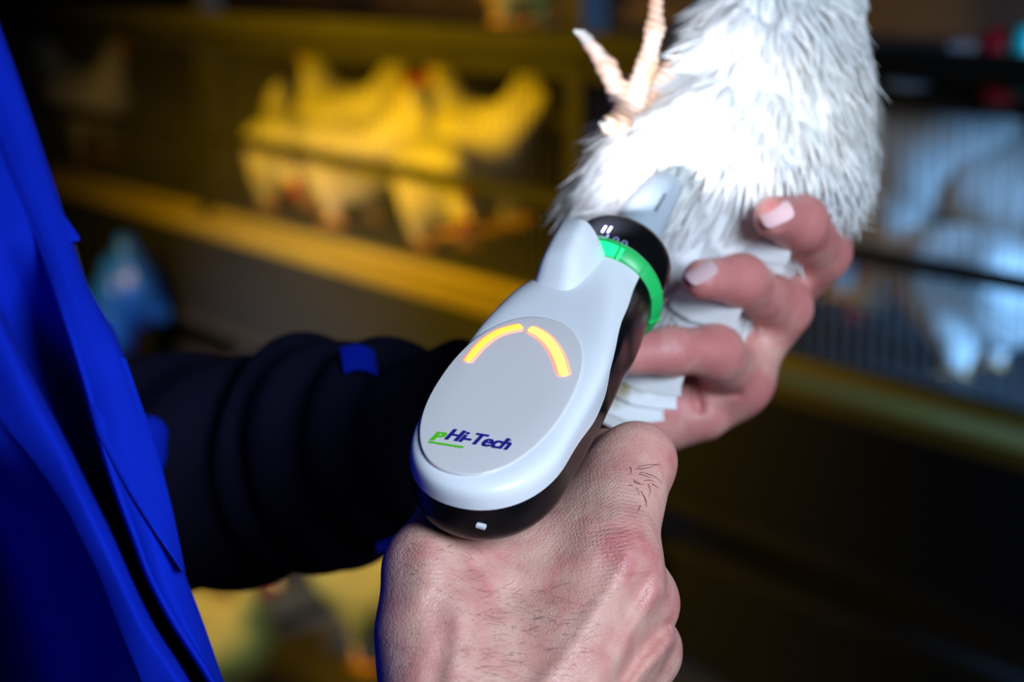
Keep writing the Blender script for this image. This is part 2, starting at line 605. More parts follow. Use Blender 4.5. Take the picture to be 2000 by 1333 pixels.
# ------------------------------------------------------------------ hens
def hen_prims(neck, low):
    """x forward, z up, metres; feet at z = 0"""
    hz = 0.17 if not low else 0.13
    pr = [('c', (-0.09, 0, hz + 0.03), (0.08, 0, hz + 0.02), 0.072, 0.078),
          ('c', (-0.02, 0, hz), (0.05, 0, hz - 0.01), 0.085, 0.075),
          ('c', (-0.12, 0, hz + 0.06), (-0.21, 0, hz + 0.17), 0.045, 0.022),
          ('c', (-0.13, 0, hz + 0.05), (-0.24, 0, hz + 0.12), 0.04, 0.02),
          ('c', (-0.05, 0.06, hz + 0.03), (0.06, 0.05, hz), 0.045, 0.05),
          ('c', (-0.05, -0.06, hz + 0.03), (0.06, -0.05, hz), 0.045, 0.05),
          ('c', (0.03, 0.05, hz - 0.05), (0.02, 0.05, hz - 0.1), 0.04, 0.022),
          ('c', (0.03, -0.05, hz - 0.05), (0.02, -0.05, hz - 0.1), 0.04, 0.022)]
    if neck == 'up':
        head = np.array((0.150, 0, hz + 0.185))
        mid = np.array((0.118, 0, hz + 0.105))
    elif neck == 'fore':
        head = np.array((0.23, 0, hz + 0.14))
        mid = np.array((0.15, 0, hz + 0.10))
    else:
        head = np.array((0.22, 0, hz - 0.03))
        mid = np.array((0.16, 0, hz + 0.05))
    pr += [('c', (0.07, 0, hz + 0.03), mid, 0.062, 0.036), ('c', mid, head, 0.036, 0.024), ('c', head, head + np.array((0.02, 0, 0.0)), 0.026, 0.02)]
    return pr, head


HEN_ME = {}


def hen(neck, low, px, py, back, face, label, z_floor=None, turn=0.0, scale=1.0, group='white hens in the cages', plum='hen'):
    key = (neck, low, plum)
    if key not in HEN_ME:
        pr, head = hen_prims(neck, low)
        v, f = polygonise(lambda P: union(P, pr, 0.03), (-0.30, -0.14, -0.02), (0.30, 0.14, 0.48), 0.009)
        parts = [('body', mesh_data('body', v, f, M[plum]))]
        hx, hz = head[0], head[2]
        cv = [(hx - 0.03 + 0.013 * k, y, hz + 0.018 + (0.022 + 0.014 * (k % 2)) * t) for k in range(6) for t, y in ((0, 0.006), (1, 0.003), (1, -0.003), (0, -0.006))]
        parts.append(('comb', mesh_data('comb', cv, [(4 * k + j, 4 * k + (j + 1) % 4, 4 * k + 4 + (j + 1) % 4, 4 * k + 4 + j) for k in range(5) for j in range(4)], M['comb'])))
        v, f = tube([(hx + 0.03, 0, hz - 0.004), (hx + 0.05, 0, hz - 0.008), (hx + 0.066, 0, hz - 0.018)], [0.012, 0.009, 0.002], 8)
        parts.append(('beak', mesh_data('beak', v, f, M['beak'])))
        v, f = merge([tube([(hx + 0.028, y, hz - 0.012), (hx + 0.03, y, hz - 0.03), (hx + 0.026, y, hz - 0.046)], [0.006, 0.011, 0.004], 8) for y in (-0.009, 0.009)])
        parts.append(('wattle', mesh_data('wattle', v, f, M['comb'])))
        top = 0.10 if not low else 0.06
        for y in (-0.05, 0.05):
            seg = [tube([(0.0, y, top), (0.012, y, 0.012)], [0.009, 0.007], 8)]
            for a in (-0.5, 0.0, 0.5, math.pi):
                L = 0.05 if a != math.pi else 0.025
                seg.append(tube([(0.012, y, 0.008), (0.012 + L * math.cos(a), y + L * math.sin(a), 0.004)], [0.007, 0.004], 6))
            v, f = merge(seg)
            parts.append(('leg', mesh_data('leg', v, f, M['hen_leg'])))
        HEN_ME[key] = parts
    s, z = row_at(px, py, back)
    if z_floor is not None:
        z = z_floor
    p = row(s, back, z)
    r = empty('hen', p, label, 'hen', group)
    d = RD if face == 'left' else -RD
    r.rotation_euler = (0, 0, math.atan2(d[1], d[0]) + turn)
    r.scale = (scale,) * 3
    for nm, me in HEN_ME[key]:
        o = bpy.data.objects.new(nm, me)
        COL.objects.link(o)
        o.parent = r
    return r


hen('up', False, 175, 250, 0.14, 'right', 'dim hen nearest the blue coat, facing the steel post', Z_FLOOR, 0.3, 0.95)
hen('up', False, 535, 300, 0.36, 'left', 'hen with lowered orange face just right of the left steel post', Z_FLOOR, 0.2, 0.90)
hen('up', False, 680, 300, 0.24, 'left', 'yellow lit hen with the tallest bright neck, in the middle cage', Z_FLOOR, 0.1, 1.03)
hen('up', False, 935, 300, 0.24, 'left', 'yellow lit hen with raised tail, left of the steel post by the bird foot', Z_FLOOR, 0.0, 1.03)
hen('low', True, 560, 390, 0.12, 'right', 'bright hen crouching low at the wires above the yellow trough', Z_FLOOR, -0.35, 0.92)
hen('low', True, 700, 400, 0.12, 'left', 'hen turned left, low at the wires under the tallest neck', Z_FLOOR, 0.15, 0.95)
hen('low', True, 860, 420, 0.11, 'right', 'hen stretching forward low behind the wires left of the white device', Z_FLOOR, -0.3, 0.92)
hen('fore', True, 1020, 420, 0.42, 'left', 'hen deep in the cage directly left of the white bird', Z_FLOOR, 0.8, 1.0)
hen('fore', False, 1770, 420, 0.16, 'right', 'bluish white hen behind the wires right of the held bird', 1.02, 0.1, 1.12)
hen('fore', False, 2010, 470, 0.22, 'right', 'bluish white hen at the right end of the cages', 0.98, 0.3, 1.05)
hen('low', True, 1690, 640, 0.40, 'left', 'shaded hen low down between hand and bluish hen', Z_FLOOR, 0.2, 1.0)
hen('low', True, 1930, 640, 0.13, 'left', 'crouching hen just above the trough at the right', Z_FLOOR - 0.01, 0.2, 0.9)
hen('low', True, 1000, 20, 0.38, 'right', 'dim hen painted lamp yellow in the upper tier above the yellow hens', 1.37, 0.2, 1.0, None, 'lamp_yellow')
hen('fore', False, 720, 1050, 0.05, 'right', 'hen painted lamp yellow, low under the dark sleeve', 0.0, 0.3, 1.0, 'hens on the barn floor', 'lamp_yellow')
hen('up', False, 420, 1150, -0.35, 'right', 'hen painted lamp yellow, on the floor beside the blue coat hem', 0.0, 0.3, 0.9, 'hens on the barn floor', 'lamp_yellow')

# small plastic fittings on the top rail at the right
def fitting(px, py, w_mm, h_mm, matname, name, label, cat, back=-0.03):
    s, z = row_at(px, py, back)
    prof_ = [(0.0, 0.5), (0.6, 0.5), (0.9, 0.42), (1.0, 0.2), (0.95, -0.2), (0.75, -0.45), (0.4, -0.5), (0.0, -0.5)]
    n = 16
    V = [row(s, back, z) + np.array((math.cos(a) * r * w_mm / 2000, math.sin(a) * r * w_mm / 2000, t * h_mm / 1000)) for r, t in prof_ for a in np.linspace(0, 2 * np.pi, n, endpoint=False)]
    o = put(name, np.array(V) , grid_faces(len(prof_), n, True), M[matname], None)
    m_ = np.array(row(s, back, z))
    o.location = m_
    co = np.array(V) - m_
    o.data.vertices.foreach_set('co', co.astype(np.float32).ravel())
    o.data.update()
    tag(o, label, cat)
    return o


fitting(1955, 130, 55, 95, 'red_plastic', 'plastic_fitting', 'red plastic fitting on the upper rail at the right edge', 'fitting')
fitting(2000, 120, 45, 85, 'teal_plastic', 'plastic_fitting', 'teal plastic fitting at the right edge beside the red one', 'fitting')
fitting(1775, 137, 80, 50, 'cup', 'drinker_cup', 'pale grey cup on the upper rail right of the bird', 'cup')
fitting(1890, 108, 60, 40, 'cup', 'drinker_cup', 'pale grey cup on the upper rail beside the red fitting', 'cup')

# pale blue plastic bag hanging at the trough, beside the coat
s_b, z_b = row_at(250, 560, -0.2)
bag_c = row(s_b, -0.2, z_b)
bp_ = [('c', (0, 0, 0.09), (0, 0, 0.0), 0.03, 0.075), ('c', (0, 0, 0.0), (-0.04, 0, -0.12), 0.07, 0.05), ('c', (0, 0, 0.0), (0.07, 0, -0.06), 0.06, 0.03)]
v, f = polygonise(lambda P: union(P, bp_, 0.03) + 0.006 * np.sin(P[..., 0] * 90 + P[..., 2] * 50), (-0.16, -0.12, -0.22), (0.16, 0.12, 0.16), 0.01)
ob = put('plastic_bag', v + bag_c, f, M['pale_blue'])
tag(ob, 'crumpled pale blue plastic bag hanging beside the blue coat', 'bag')

# ================================================================== THE HAND-HELD DEVICE
GA = np.array([0.360, 0.570, 0.739])               # barrel axis, camera frame
GU = np.array([-0.020, 0.796, -0.605])             # its top
GR = np.array([0.933, -0.203, -0.298])             # its right side
GA /= np.linalg.norm(GA)
GU = GU - (GU @ GA) * GA
GU /= np.linalg.norm(GU)
GR = GR - (GR @ GA) * GA - (GR @ GU) * GU
GR /= np.linalg.norm(GR)
GO = np.array([5.921, -21.383, 610.0])


def G(q):
    """device millimetres (along the barrel, right, up) -> camera millimetres"""
    q = np.asarray(q, float)
    return GO + q[..., 0:1] * GA + q[..., 1:2] * GR + q[..., 2:3] * GU


def GW(q):
    return c2w(G(q))


def g_ray(px, py, h):
    """device coordinates where a sight line meets the plane z = h"""
    d = at(px, py, 1000)
    c = GO + h * GU
    q = d * ((c @ GU) / (d @ GU)) - GO
    return np.array([q @ GA, q @ GR, h])


def sstep(a, b, x):
    t = np.clip((x - a) / (b - a), 0, 1)
    return t * t * (3 - 2 * t)


A_REAR, A_SP0, A_FRONT = -65.0, -36.0, 61.5
Y_OFF = 2.4
H_PAN = 24.6


def g_w(a):
    return 22.6 - 1.6 * sstep(-5, 30, a) - 2.3 * sstep(30, 64, a)


def g_zm(a):
    return 9.0 - 8.0 * sstep(-15, 58, a)


def g_top(a):
    return H_PAN - 0.35 - (H_PAN - 18.0 - 0.35) * np.clip((a - 6) / 55.5, 0, 1.05) ** 1.25


def g_n(a):
    return 8.0 - 5.8 * sstep(-8, 58, a)


def g_dep(a):
    return 13.6 + 4.4 * sstep(-40, 40, a)


def g_seam(a):
    return 16.2 + 3.3 * sstep(-3, 5, a) - 7.0 * sstep(18, 62, a) - 3.2 * np.exp(-((a + 12) / 12.0) ** 2)


# rays round the plan: from front right, along the right side, round the rear, back along the left
NS, NC = 60, 44
a_side = np.linspace(A_FRONT, A_SP0, NS)
phi = np.linspace(0, np.pi, NC)[1:-1]
sp_a = np.concatenate([a_side, np.full(NC - 2, A_SP0), a_side[::-1]])
dirx = np.concatenate([np.zeros(NS), -np.sin(phi), np.zeros(NS)])
diry = np.concatenate([np.ones(NS), np.cos(phi), -np.ones(NS)])
wr_ = g_w(np.array(A_SP0))
nn = 2.15
rad = np.where(dirx == 0, g_w(sp_a), (np.abs(dirx / (A_SP0 - A_REAR)) ** nn + np.abs(diry / wr_) ** nn) ** (-1 / nn))
NU = len(sp_a)


def shell_pt(s, z):
    return np.stack([sp_a + s * rad * dirx, Y_OFF * sstep(40, -15, sp_a) + s * rad * diry, z], -1)


def upper_curve(t):
    """t in 0..1 from the ridge (0) to the seam (1)"""
    n = g_n(sp_a)
    zm, zt = g_zm(sp_a), g_top(sp_a)
    zs = np.clip((g_seam(sp_a) - zm) / (zt - zm), 0.001, 0.999)
    ts = np.arccos(zs ** (n / 2)) / (np.pi / 2)
    ang = t * ts * np.pi / 2
    s = np.sin(ang) ** (2 / n)
    z = zm + (zt - zm) * np.cos(ang) ** (2 / n)
    return s, z


def lower_curve(t):
    """t in 0..1 seam to widest, 1..2 widest to keel"""
    n = g_n(sp_a)
    zm, zt = g_zm(sp_a), g_top(sp_a)
    zs = np.clip((g_seam(sp_a) - zm) / (zt - zm), 0.001, 0.999)
    if t <= 1:
        ts = np.arccos(zs ** (n / 2)) / (np.pi / 2)
        ang = (ts + (1 - ts) * t) * np.pi / 2
        return np.sin(ang) ** (2 / n), zm + (zt - zm) * np.maximum(np.cos(ang), 0) ** (2 / n)
    ang = (t - 1) * np.pi / 2
    m = 2.25
    return np.cos(ang) ** (2 / m), zm - g_dep(sp_a) * np.sin(ang) ** (2 / m)


device = empty('injection_device', GW(np.array([-30.0, 0, 0])), 'white and black hand-held device with glowing amber arcs, gripped in the right hand', 'device')
ts_ = np.concatenate([np.linspace(0.0, 0.55, 8), np.linspace(0.6, 1, 22)])
V = np.concatenate([shell_pt(*upper_curve(t)) for t in ts_])
Fc = grid_faces(len(ts_), NU)
put('upper_shell', GW(V), Fc, M['white_plastic'], device)
# lower shell stands 0.35 mm inside the seam so the joint reads as an edge
tl = np.concatenate([np.linspace(0.0, 1, 12), np.linspace(1.06, 2, 20)])
V = []
for i, t in enumerate(tl):
    s, z = lower_curve(t)
    flare = 1 + 0.03 * sstep(2, 20, sp_a) * sstep(60, 46, sp_a) * min(1, i / 4)
    V.append(shell_pt(s * (1 - 0.012 * (i < 1)) * flare, z + (0.3 if i == 0 else 0)))
put('lower_shell', GW(np.concatenate(V)), grid_faces(len(tl), NU), M['black_plastic'], device)

# oval panel, a glossy plate lying on the flat top
AC, LA, WY = -22.5, 37.25, 19.3
ne = 2.2
th = np.linspace(0, 2 * np.pi, 96, endpoint=False)
ox_ = AC + LA * np.sign(np.cos(th)) * np.abs(np.cos(th)) ** (2 / ne)
oy_ = WY * np.sign(np.sin(th)) * np.abs(np.sin(th)) ** (2 / ne)
rings = []
for k, z in ((1.025, H_PAN - 3.0), (1.022, H_PAN - 0.3), (1.015, H_PAN - 0.06), (1.0, H_PAN), (0.6, H_PAN + 0.02), (0.2, H_PAN + 0.03), (0.002, H_PAN + 0.03)):
    rings.append(np.stack([AC + (ox_ - AC) * k, oy_ * k, np.full(96, z)], -1))
put('oval_panel', GW(np.concatenate(rings)), grid_faces(len(rings), 96, True), M['panel'], device)

# amber light arcs: half-round rods standing out of the panel
def arc_rod(pix, wid, m, name, lab, hgt=0.55):
    loc = np.array([g_ray(px, py, H_PAN) for px, py in pix])
    # smooth through the picked points
    k = np.linspace(0, 1, len(loc))
    kk = np.linspace(0, 1, 40)
    cx = np.polyfit(k, loc[:, 0], 4)
    cy = np.polyfit(k, loc[:, 1], 4)
    pts = np.stack([np.polyval(cx, kk), np.polyval(cy, kk), np.full(40, H_PAN + 0.1)], -1)
    wr2 = np.interp(kk, np.linspace(0, 1, len(wid)), wid) / 2
    t = np.gradient(pts, axis=0)
    t /= np.linalg.norm(t, axis=1)[:, None]
    nrm = np.stack([-t[:, 1], t[:, 0], 0 * t[:, 0]], -1)
    ends = np.sqrt(np.clip(1 - np.clip(np.abs(kk - 0.5) * 2 - 0.93, 0, 1) ** 2 / 0.07 ** 2, 0.03, 1))
    VV = []
    for i in range(40):
        for a in np.linspace(0, np.pi, 9):
            VV.append(pts[i] + nrm[i] * math.cos(a) * wr2[i] * ends[i] + np.array([0, 0, hgt * math.sin(a) * ends[i]]))
    o = put(name, GW(np.array(VV)), grid_faces(40, 9), m, device)
    if lab:
        tag(o, lab)


PL = [(912, 708), (926, 690), (946, 669), (970, 653), (995, 644), (1020, 639)]
PR = [(1033, 643), (1052, 652), (1070, 666), (1084, 686), (1095, 710), (1102, 736)]
arc_rod(PL, (2.0, 2.4, 2.6, 2.8), M['led_l'], 'light_arc', 'dimmer amber light arc')
arc_rod(PR, (3.0, 3.3, 3.2, 3.0), M['led_r'], 'light_arc', 'brighter amber light arc')
arc_rod(PL, (3.4, 3.8, 4.0, 4.2), M['led_halo'], 'arc_halo', None, 0.3)  # soft glow round the arc, made as a wider emissive strip
arc_rod(PR, (4.4, 4.7, 4.6, 4.4), M['led_halo'], 'arc_halo', None, 0.3)

# printed logo
def text_mesh(txt, size, shear=0.0, bold=0.0):
    c = bpy.data.curves.new('t', 'FONT')
    c.body = txt
    c.size = size
    c.shear = shear
    c.offset = bold
    c.extrude = 0.05
    c.space_character = 1.0
    o = bpy.data.objects.new('t', c)
    COL.objects.link(o)
    dg = bpy.context.evaluated_depsgraph_get()
    me = o.evaluated_get(dg).to_mesh()
    v = np.array([tuple(q.co) for q in me.vertices])
    f = [tuple(p.vertices) for p in me.polygons]
    o.to_mesh_clear()
    bpy.data.objects.remove(o)
    bpy.data.curves.remove(c)
    return v, f


def print_on_panel(name, txt, p0, p1, height, m, shear, bold, parent):
    """txt from pixel p0 to pixel p1 (baseline) on the panel"""
    a, b = g_ray(*p0, H_PAN + 0.05), g_ray(*p1, H_PAN + 0.05)
    v, f = text_mesh(txt, 1.0, shear, 0.0)
    if bold:
        v, f = merge([(v + np.array([dx, dy, 0.001 * k]), f) for k, (dx, dy) in enumerate((i * bold / 3, j * bold / 3) for i in range(4) for j in (0, 1))])
    v[:, 0] -= v[:, 0].min()
    W = v[:, 0].max()
    H = v[:, 1].max()
    ex = b - a
    L = np.linalg.norm(ex)
    ex /= L
    ey = np.array([-ex[1], ex[0], 0.0])
    if ey[0] < 0:
        ey = -ey
    q = a + (v[:, 0:1] / W * L) * ex + (v[:, 1:2] / H * height) * ey + np.array([0, 0, 0.04])
    q[:, 2] += 0.12 + v[:, 2] / 0.05 * 0.03
    put(name, GW(q), f, m, parent, False)


print_on_panel('logo_letter', 'P', (840, 861), (869, 864), 4.0, M['green_print'], 0.32, 0.10, device)
print_on_panel('logo_text', 'Hi-Tech', (868, 859), (994, 881), 5.0, M['navy_print'], 0.32, 0.09, device)
a0, a1 = g_ray(837, 862, H_PAN), g_ray(905, 873, H_PAN)
ex = (a1 - a0) / np.linalg.norm(a1 - a0)
ey = np.array([-ex[1], ex[0], 0])
ey = ey if ey[0] > 0 else -ey
up_ = np.array([0, 0, 0.16])
a0 = a0 - 0.9 * ey
a1 = a1 - 0.9 * ey
q = np.array([a0 + up_, a1 + up_, a1 + 0.9 * ey + up_ + 0.4 * ex, a0 + 0.9 * ey + up_ + 0.3 * ex])
put('logo_underline', GW(q), [(0, 1, 2, 3)], M['green_print'], device, False)
print_on_panel('trademark_sign', 'TM', (991, 863), (998, 864), 0.9, M['navy_print'], 0.2, 0.0, device)

# torch housing on top of the neck
V = []
st = [(32.0, 17.5, 0.8), (32.4, 19.0, 0.95), (33.5, 20.2, 1.0), (38.0, 22.8, 1.0), (43.8, 26.2, 1.0), (45.2, 27.0, 1.0), (46.6, 27.5, 1.0), (48.0, 27.8, 1.0), (54.0, 28.7, 1.0), (61.6, 29.8, 1.0), (62.2, 29.4, 0.96)]
ty0, hw, tilt = -8.3, 8.4, math.radians(16)
for a, zt, k in st:
    for t in np.linspace(0, np.pi, 33):
        n = 3.5
        y = hw * k * np.sign(math.cos(t)) * abs(math.cos(t)) ** (2 / n)
        z = 9 + (zt - 9) * abs(math.sin(t)) ** (2 / n)
        y *= 1.0 + 0.012 * (20 - z)
        V.append((a, ty0 + 3.2 + y * math.cos(tilt) - (z - 12) * math.sin(tilt) * 0.75, 12 + (z - 12) * 1.0 + y * math.sin(tilt)))
V = np.array(V)
f_ = [tuple(int(q) for q in r) for r in grid_faces(len(st), 33)]
f_.append(tuple((len(st) - 1) * 33 + i for i in range(33)))
f_.append(tuple(range(33))[::-1])
th_ob = put('torch_housing', GW(V), f_, M['white_plastic'], device)

# lathe pieces round the barrel axis
def lathe(name, prof, m, n=72, parent=None, squash=None, lab=None):
    VV = []
    for a, r in prof:
        for t in np.linspace(0, 2 * np.pi, n, endpoint=False):
            VV.append((a, r * math.cos(t), r * math.sin(t)))
    o = put(name, GW(np.array(VV)), grid_faces(len(prof), n, True), m, parent or device)
    if lab:
        tag(o, lab)
    return o


ring_o = lathe('green_ring', [(60.5, 15), (61.7, 16.5), (61.8, 18.2), (63.4, 19.4), (65.6, 20.7), (66.6, 20.9), (68.0, 20.6), (70.6, 18.6), (71.4, 17.8), (71.4, 15)], M['green'])
for k in range(12):
    t = math.radians(12 + 30 * k)
    c_, s_ = math.cos(t), math.sin(t)
    VV = []
    for a, r in ((61.9, 18.0), (61.9, 19.3), (65.9, 21.3), (67.6, 21.0), (67.6, 18.0)):
        for w_ in (-0.45, 0.45):
            VV.append((a, r * c_ - w_ * s_, r * s_ + w_ * c_))
    ff = [(2 * i, 2 * i + 1, 2 * i + 3, 2 * i + 2) for i in range(4)] + [(0, 2, 4, 6, 8), (1, 9, 7, 5, 3)]
    put('rib', GW(np.array(VV)), ff, M['green'], ring_o, False)
# lit window of the ring next to the torch
VV = []
for t in np.radians(np.linspace(68, 96, 10)):
    for a, r in ((61.9, 18.5), (63.4, 19.75), (65.4, 20.9)):
        VV.append((a, r * math.cos(t), r * math.sin(t)))
tag(put('lit_window', GW(np.array(VV)), grid_faces(10, 3), M['green_led'], ring_o), 'brightly lit green window')
VV = []
for t in np.radians(np.linspace(88, 108, 8)):
    for a, r in ((66.4, 21.1), (68.2, 20.8), (70.2, 19.2)):
        VV.append((a, r * math.cos(t), r * math.sin(t)))
put('mint_mark', GW(np.array(VV)), grid_faces(8, 3), M['mint'], ring_o)
collar = lathe('black_collar', [(70.5, 17.6), (71.0, 18.0), (84.6, 18.05), (86.0, 17.7), (86.5, 17.1), (86.6, 16.2), (85.8, 15.8), (80.0, 15.8)], M['black_plastic'])
lathe('nozzle_flange', [(84.0, 15.8), (86.2, 15.6), (86.8, 15.0), (87.6, 9.0), (87.8, 3.0), (87.8, 0.05)], M['nozzle'])
# marks printed round the collar
def on_collar(px, py, r=18.2):
    d = at(px, py, 1000)
    # intersect with the cylinder
    o_ = -GO
    dd = d - (d @ GA) * GA
    oo = o_ - (o_ @ GA) * GA
    A_, B_, C_ = dd @ dd, 2 * dd @ oo, oo @ oo - r * r
    t = (-B_ - math.sqrt(max(B_ * B_ - 4 * A_ * C_, 0))) / (2 * A_)
    q = d * t - GO
    return np.array([q @ GA, q @ GR, q @ GU])


def collar_text(txt, px, py, size, m, name, stepw):
    c0 = on_collar(px, py)
    ang0 = math.atan2(c0[2], c0[1])
    for k, ch in enumerate(txt):
        v, f = text_mesh(ch, 1.0, 0.0, 0.02)
        v[:, 0] -= (v[:, 0].max() + v[:, 0].min()) / 2
        ang = ang0 - (k * stepw + v[:, 0] * size) / 18.2
        a = c0[0] + v[:, 1] * size
        q = np.stack([a, 18.12 * np.cos(ang), 18.12 * np.sin(ang)], -1)
        put(name, GW(q), f, m, collar, False)


collar_text('II', 1176, 453, 5.4, M['pale_print'], 'mark', 2.0)
collar_text('100', 1182, 469, 4.6, M['pale_print'], 'mark', 3.1)
# nozzle: flattened open spout with a slot
prof_n = [(86.5, 10.0, 9.6), (92, 9.6, 9.2), (104, 9.0, 8.4), (118, 8.2, 7.4), (128, 7.4, 6.5), (134, 6.8, 5.6), (136.6, 5.8, 4.6), (137.4, 4.6, 3.4), (136.5, 3.8, 2.6), (126, 3.6, 2.4)]
VV = []
for a, ry, rz in prof_n:
    for t in np.linspace(0, 2 * np.pi, 48, endpoint=False):
        VV.append((a, ry * math.cos(t) * 1.0 - 0.2, rz * math.sin(t)))
nz = put('nozzle', GW(np.array(VV)), grid_faces(len(prof_n), 48, True), M['nozzle'], device)
VV = []
for a in np.linspace(108, 121, 8):
    ry_, rz_ = np.interp(a, [q[0] for q in prof_n[:6]], [q[1] for q in prof_n[:6]]), np.interp(a, [q[0] for q in prof_n[:6]], [q[2] for q in prof_n[:6]])
    for t in np.radians((60, 53)):
        VV.append((a, (ry_ + 0.15) * math.cos(t), (rz_ + 0.15) * math.sin(t)))
put('slot', GW(np.array(VV)), grid_faces(8, 2), M['slot'], nz)

# handle inside the fist, and the pale socket at the rear
VV = []
prof_g = [(0, 12.5, 17), (-20, 12.5, 17), (-50, 13, 18), (-85, 13.5, 18.5), (-108, 14.5, 19.5), (-114, 13.8, 18.5), (-116, 10, 14), (-116, 0.1, 0.1)]
for z, wy, la in prof_g:
    for t in np.linspace(0, 2 * np.pi, 40, endpoint=False):
        cc, ss = math.cos(t), math.sin(t)
        VV.append((-27 + z * 0.10 + la * np.sign(cc) * abs(cc) ** 0.8, wy * np.sign(ss) * abs(ss) ** 0.8, z))
put('handle', GW(np.array(VV)), grid_faces(len(prof_g), 40, True), M['matte_black'], device)
sk = on_sock = None
d = at(938, 1041, 1000)
best = None
hull = np.concatenate([shell_pt(*lower_curve(t)) for t in np.linspace(0, 2, 120)])
hc = G(hull)
hp = np.stack([1000 + F * hc[:, 0] / hc[:, 2], 666.5 - F * hc[:, 1] / hc[:, 2]], -1)
i_ = np.argmin(((hp - np.array([938, 1026])) ** 2).sum(1) + (hc[:, 2] - hc[:, 2].min()) ** 2 * 0.4)
c0 = hull[i_]
v, f = box(0, 0, 0, 1.4, 2.6, 0.9)
put('socket', GW(v + c0 + np.array([-0.9, 0, -0.1])), f, M['white_plastic'], device, False)
tag(bpy.context.scene.objects['socket'], 'small pale socket at the rear')

# torch light: a real spot in the front of the housing
ld = bpy.data.lights.new('torch', 'SPOT')
ld.energy = 1.5
ld.color = (0.80, 0.86, 1.0)
ld.spot_size = math.radians(88)
ld.spot_blend = 1.0
ld.shadow_soft_size = 0.003
lt = bpy.data.objects.new('torch_light', ld)
COL.objects.link(lt)
tp = GW(np.array([62.5, -7.5, 26.5]))
tgt = c2w(at(1400, 225, 720))
lt.location = tp
lt.rotation_euler = (Vector(tgt) - Vector(tp)).to_track_quat('-Z', 'Y').to_euler()

# ================================================================== THE PERSON
person = empty('person', c2w(np.array([-330, -900, 760])), 'person in a bright blue coat gripping the white device and holding the white bird', 'person')


def C(p0, p1, r0, r1, k=None):
    q = ['c', at(*p0), at(*p1), r0, r1]
    if k:
        q.append(k)
    return tuple(q)


# ---- right hand (on the device)
W_ = (985, 1720, 528)
iM, mM, rM, lM = (1196, 1100, 584), (1234, 1180, 598), (1247, 1276, 611), (1222, 1372, 622)
iP, mP, rP, lP = (1243, 903, 618), (1225, 1105, 644), (1235, 1215, 652), (1215, 1320, 658)
rh = [
    # carpus and metacarpals
    C((960, 1640, 540), (1060, 1620, 552), 18, 17, 12),
    C((1010, 1560, 543), iM, 15, 13.2, 10),
    C((1040, 1580, 550), mM, 15, 12.6, 10),
    C((1058, 1600, 558), rM, 14, 11.8, 10),
    C((1070, 1620, 566), lM, 13, 11, 10),
    # flesh between thumb and forefinger
    C((960, 1560, 552), (1030, 1165, 590), 18, 15, 14),
    C((900, 1130, 590), (1090, 1085, 596), 13, 13, 14),
    C((930, 1350, 575), (1130, 1250, 590), 18, 16, 14),
    # thumb
    C((905, 1560, 540), (848, 1120, 576), 17, 14, 12),
    C((848, 1110, 578), (905, 978, 606), 12.8, 11.5, 8),
    C((905, 978, 606), (975, 905, 640), 11, 9, 6),
    C((830, 1250, 570), (860, 1400, 560), 13, 15, 12),
    # forefinger
    C(iM, iP, 12.0, 11.6, 8),
    C((1150, 1060, 596), (1190, 935, 616), 11.5, 10.0, 8),
    C((1090, 1060, 606), (1165, 915, 642), 11.5, 10.5, 10),
    C(iP, (1185, 905, 648), 11.0, 9.5, 6),
    C((1185, 905, 648), (1105, 930, 668), 9.5, 8, 5),
    # the other fingers curl round the handle
    C(mM, mP, 11.6, 10.4, 7), C(mP, (1085, 1130, 664), 10, 9.2, 5), C((1085, 1130, 664), (985, 1150, 652), 9.2, 8, 4),
    C(rM, rP, 11.0, 9.9, 7), C(rP, (1095, 1235, 668), 9.6, 8.8, 5), C((1095, 1235, 668), (1000, 1250, 656), 8.8, 7.6, 4),
    C(lM, lP, 10.0, 8.8, 7), C(lP, (1095, 1335, 672), 8.6, 7.8, 5), C((1095, 1335, 672), (1010, 1345, 660), 7.8, 6.8, 4),
    # wrist and forearm
    C((970, 1650, 538), (955, 1900, 520), 24, 23, 14), C((1020, 1650, 545), (1010, 1900, 528), 22, 22, 14),
    C((980, 1900, 524), (880, 2700, 490), 25, 34, 14),
]


def proj(P):
    return 1000 + F * P[..., 0] / P[..., 2], 666.5 - F * P[..., 1] / P[..., 2]


def seg_d(px, py, pts):
    """distance in pixels to a polyline"""
    best = None
    for (x0, y0), (x1, y1) in zip(pts[:-1], pts[1:]):
        dx, dy = x1 - x0, y1 - y0
        t = np.clip(((px - x0) * dx + (py - y0) * dy) / (dx * dx + dy * dy), 0, 1)
        e = np.hypot(px - x0 - t * dx, py - y0 - t * dy)
        best = e if best is None else np.minimum(best, e)
    return best


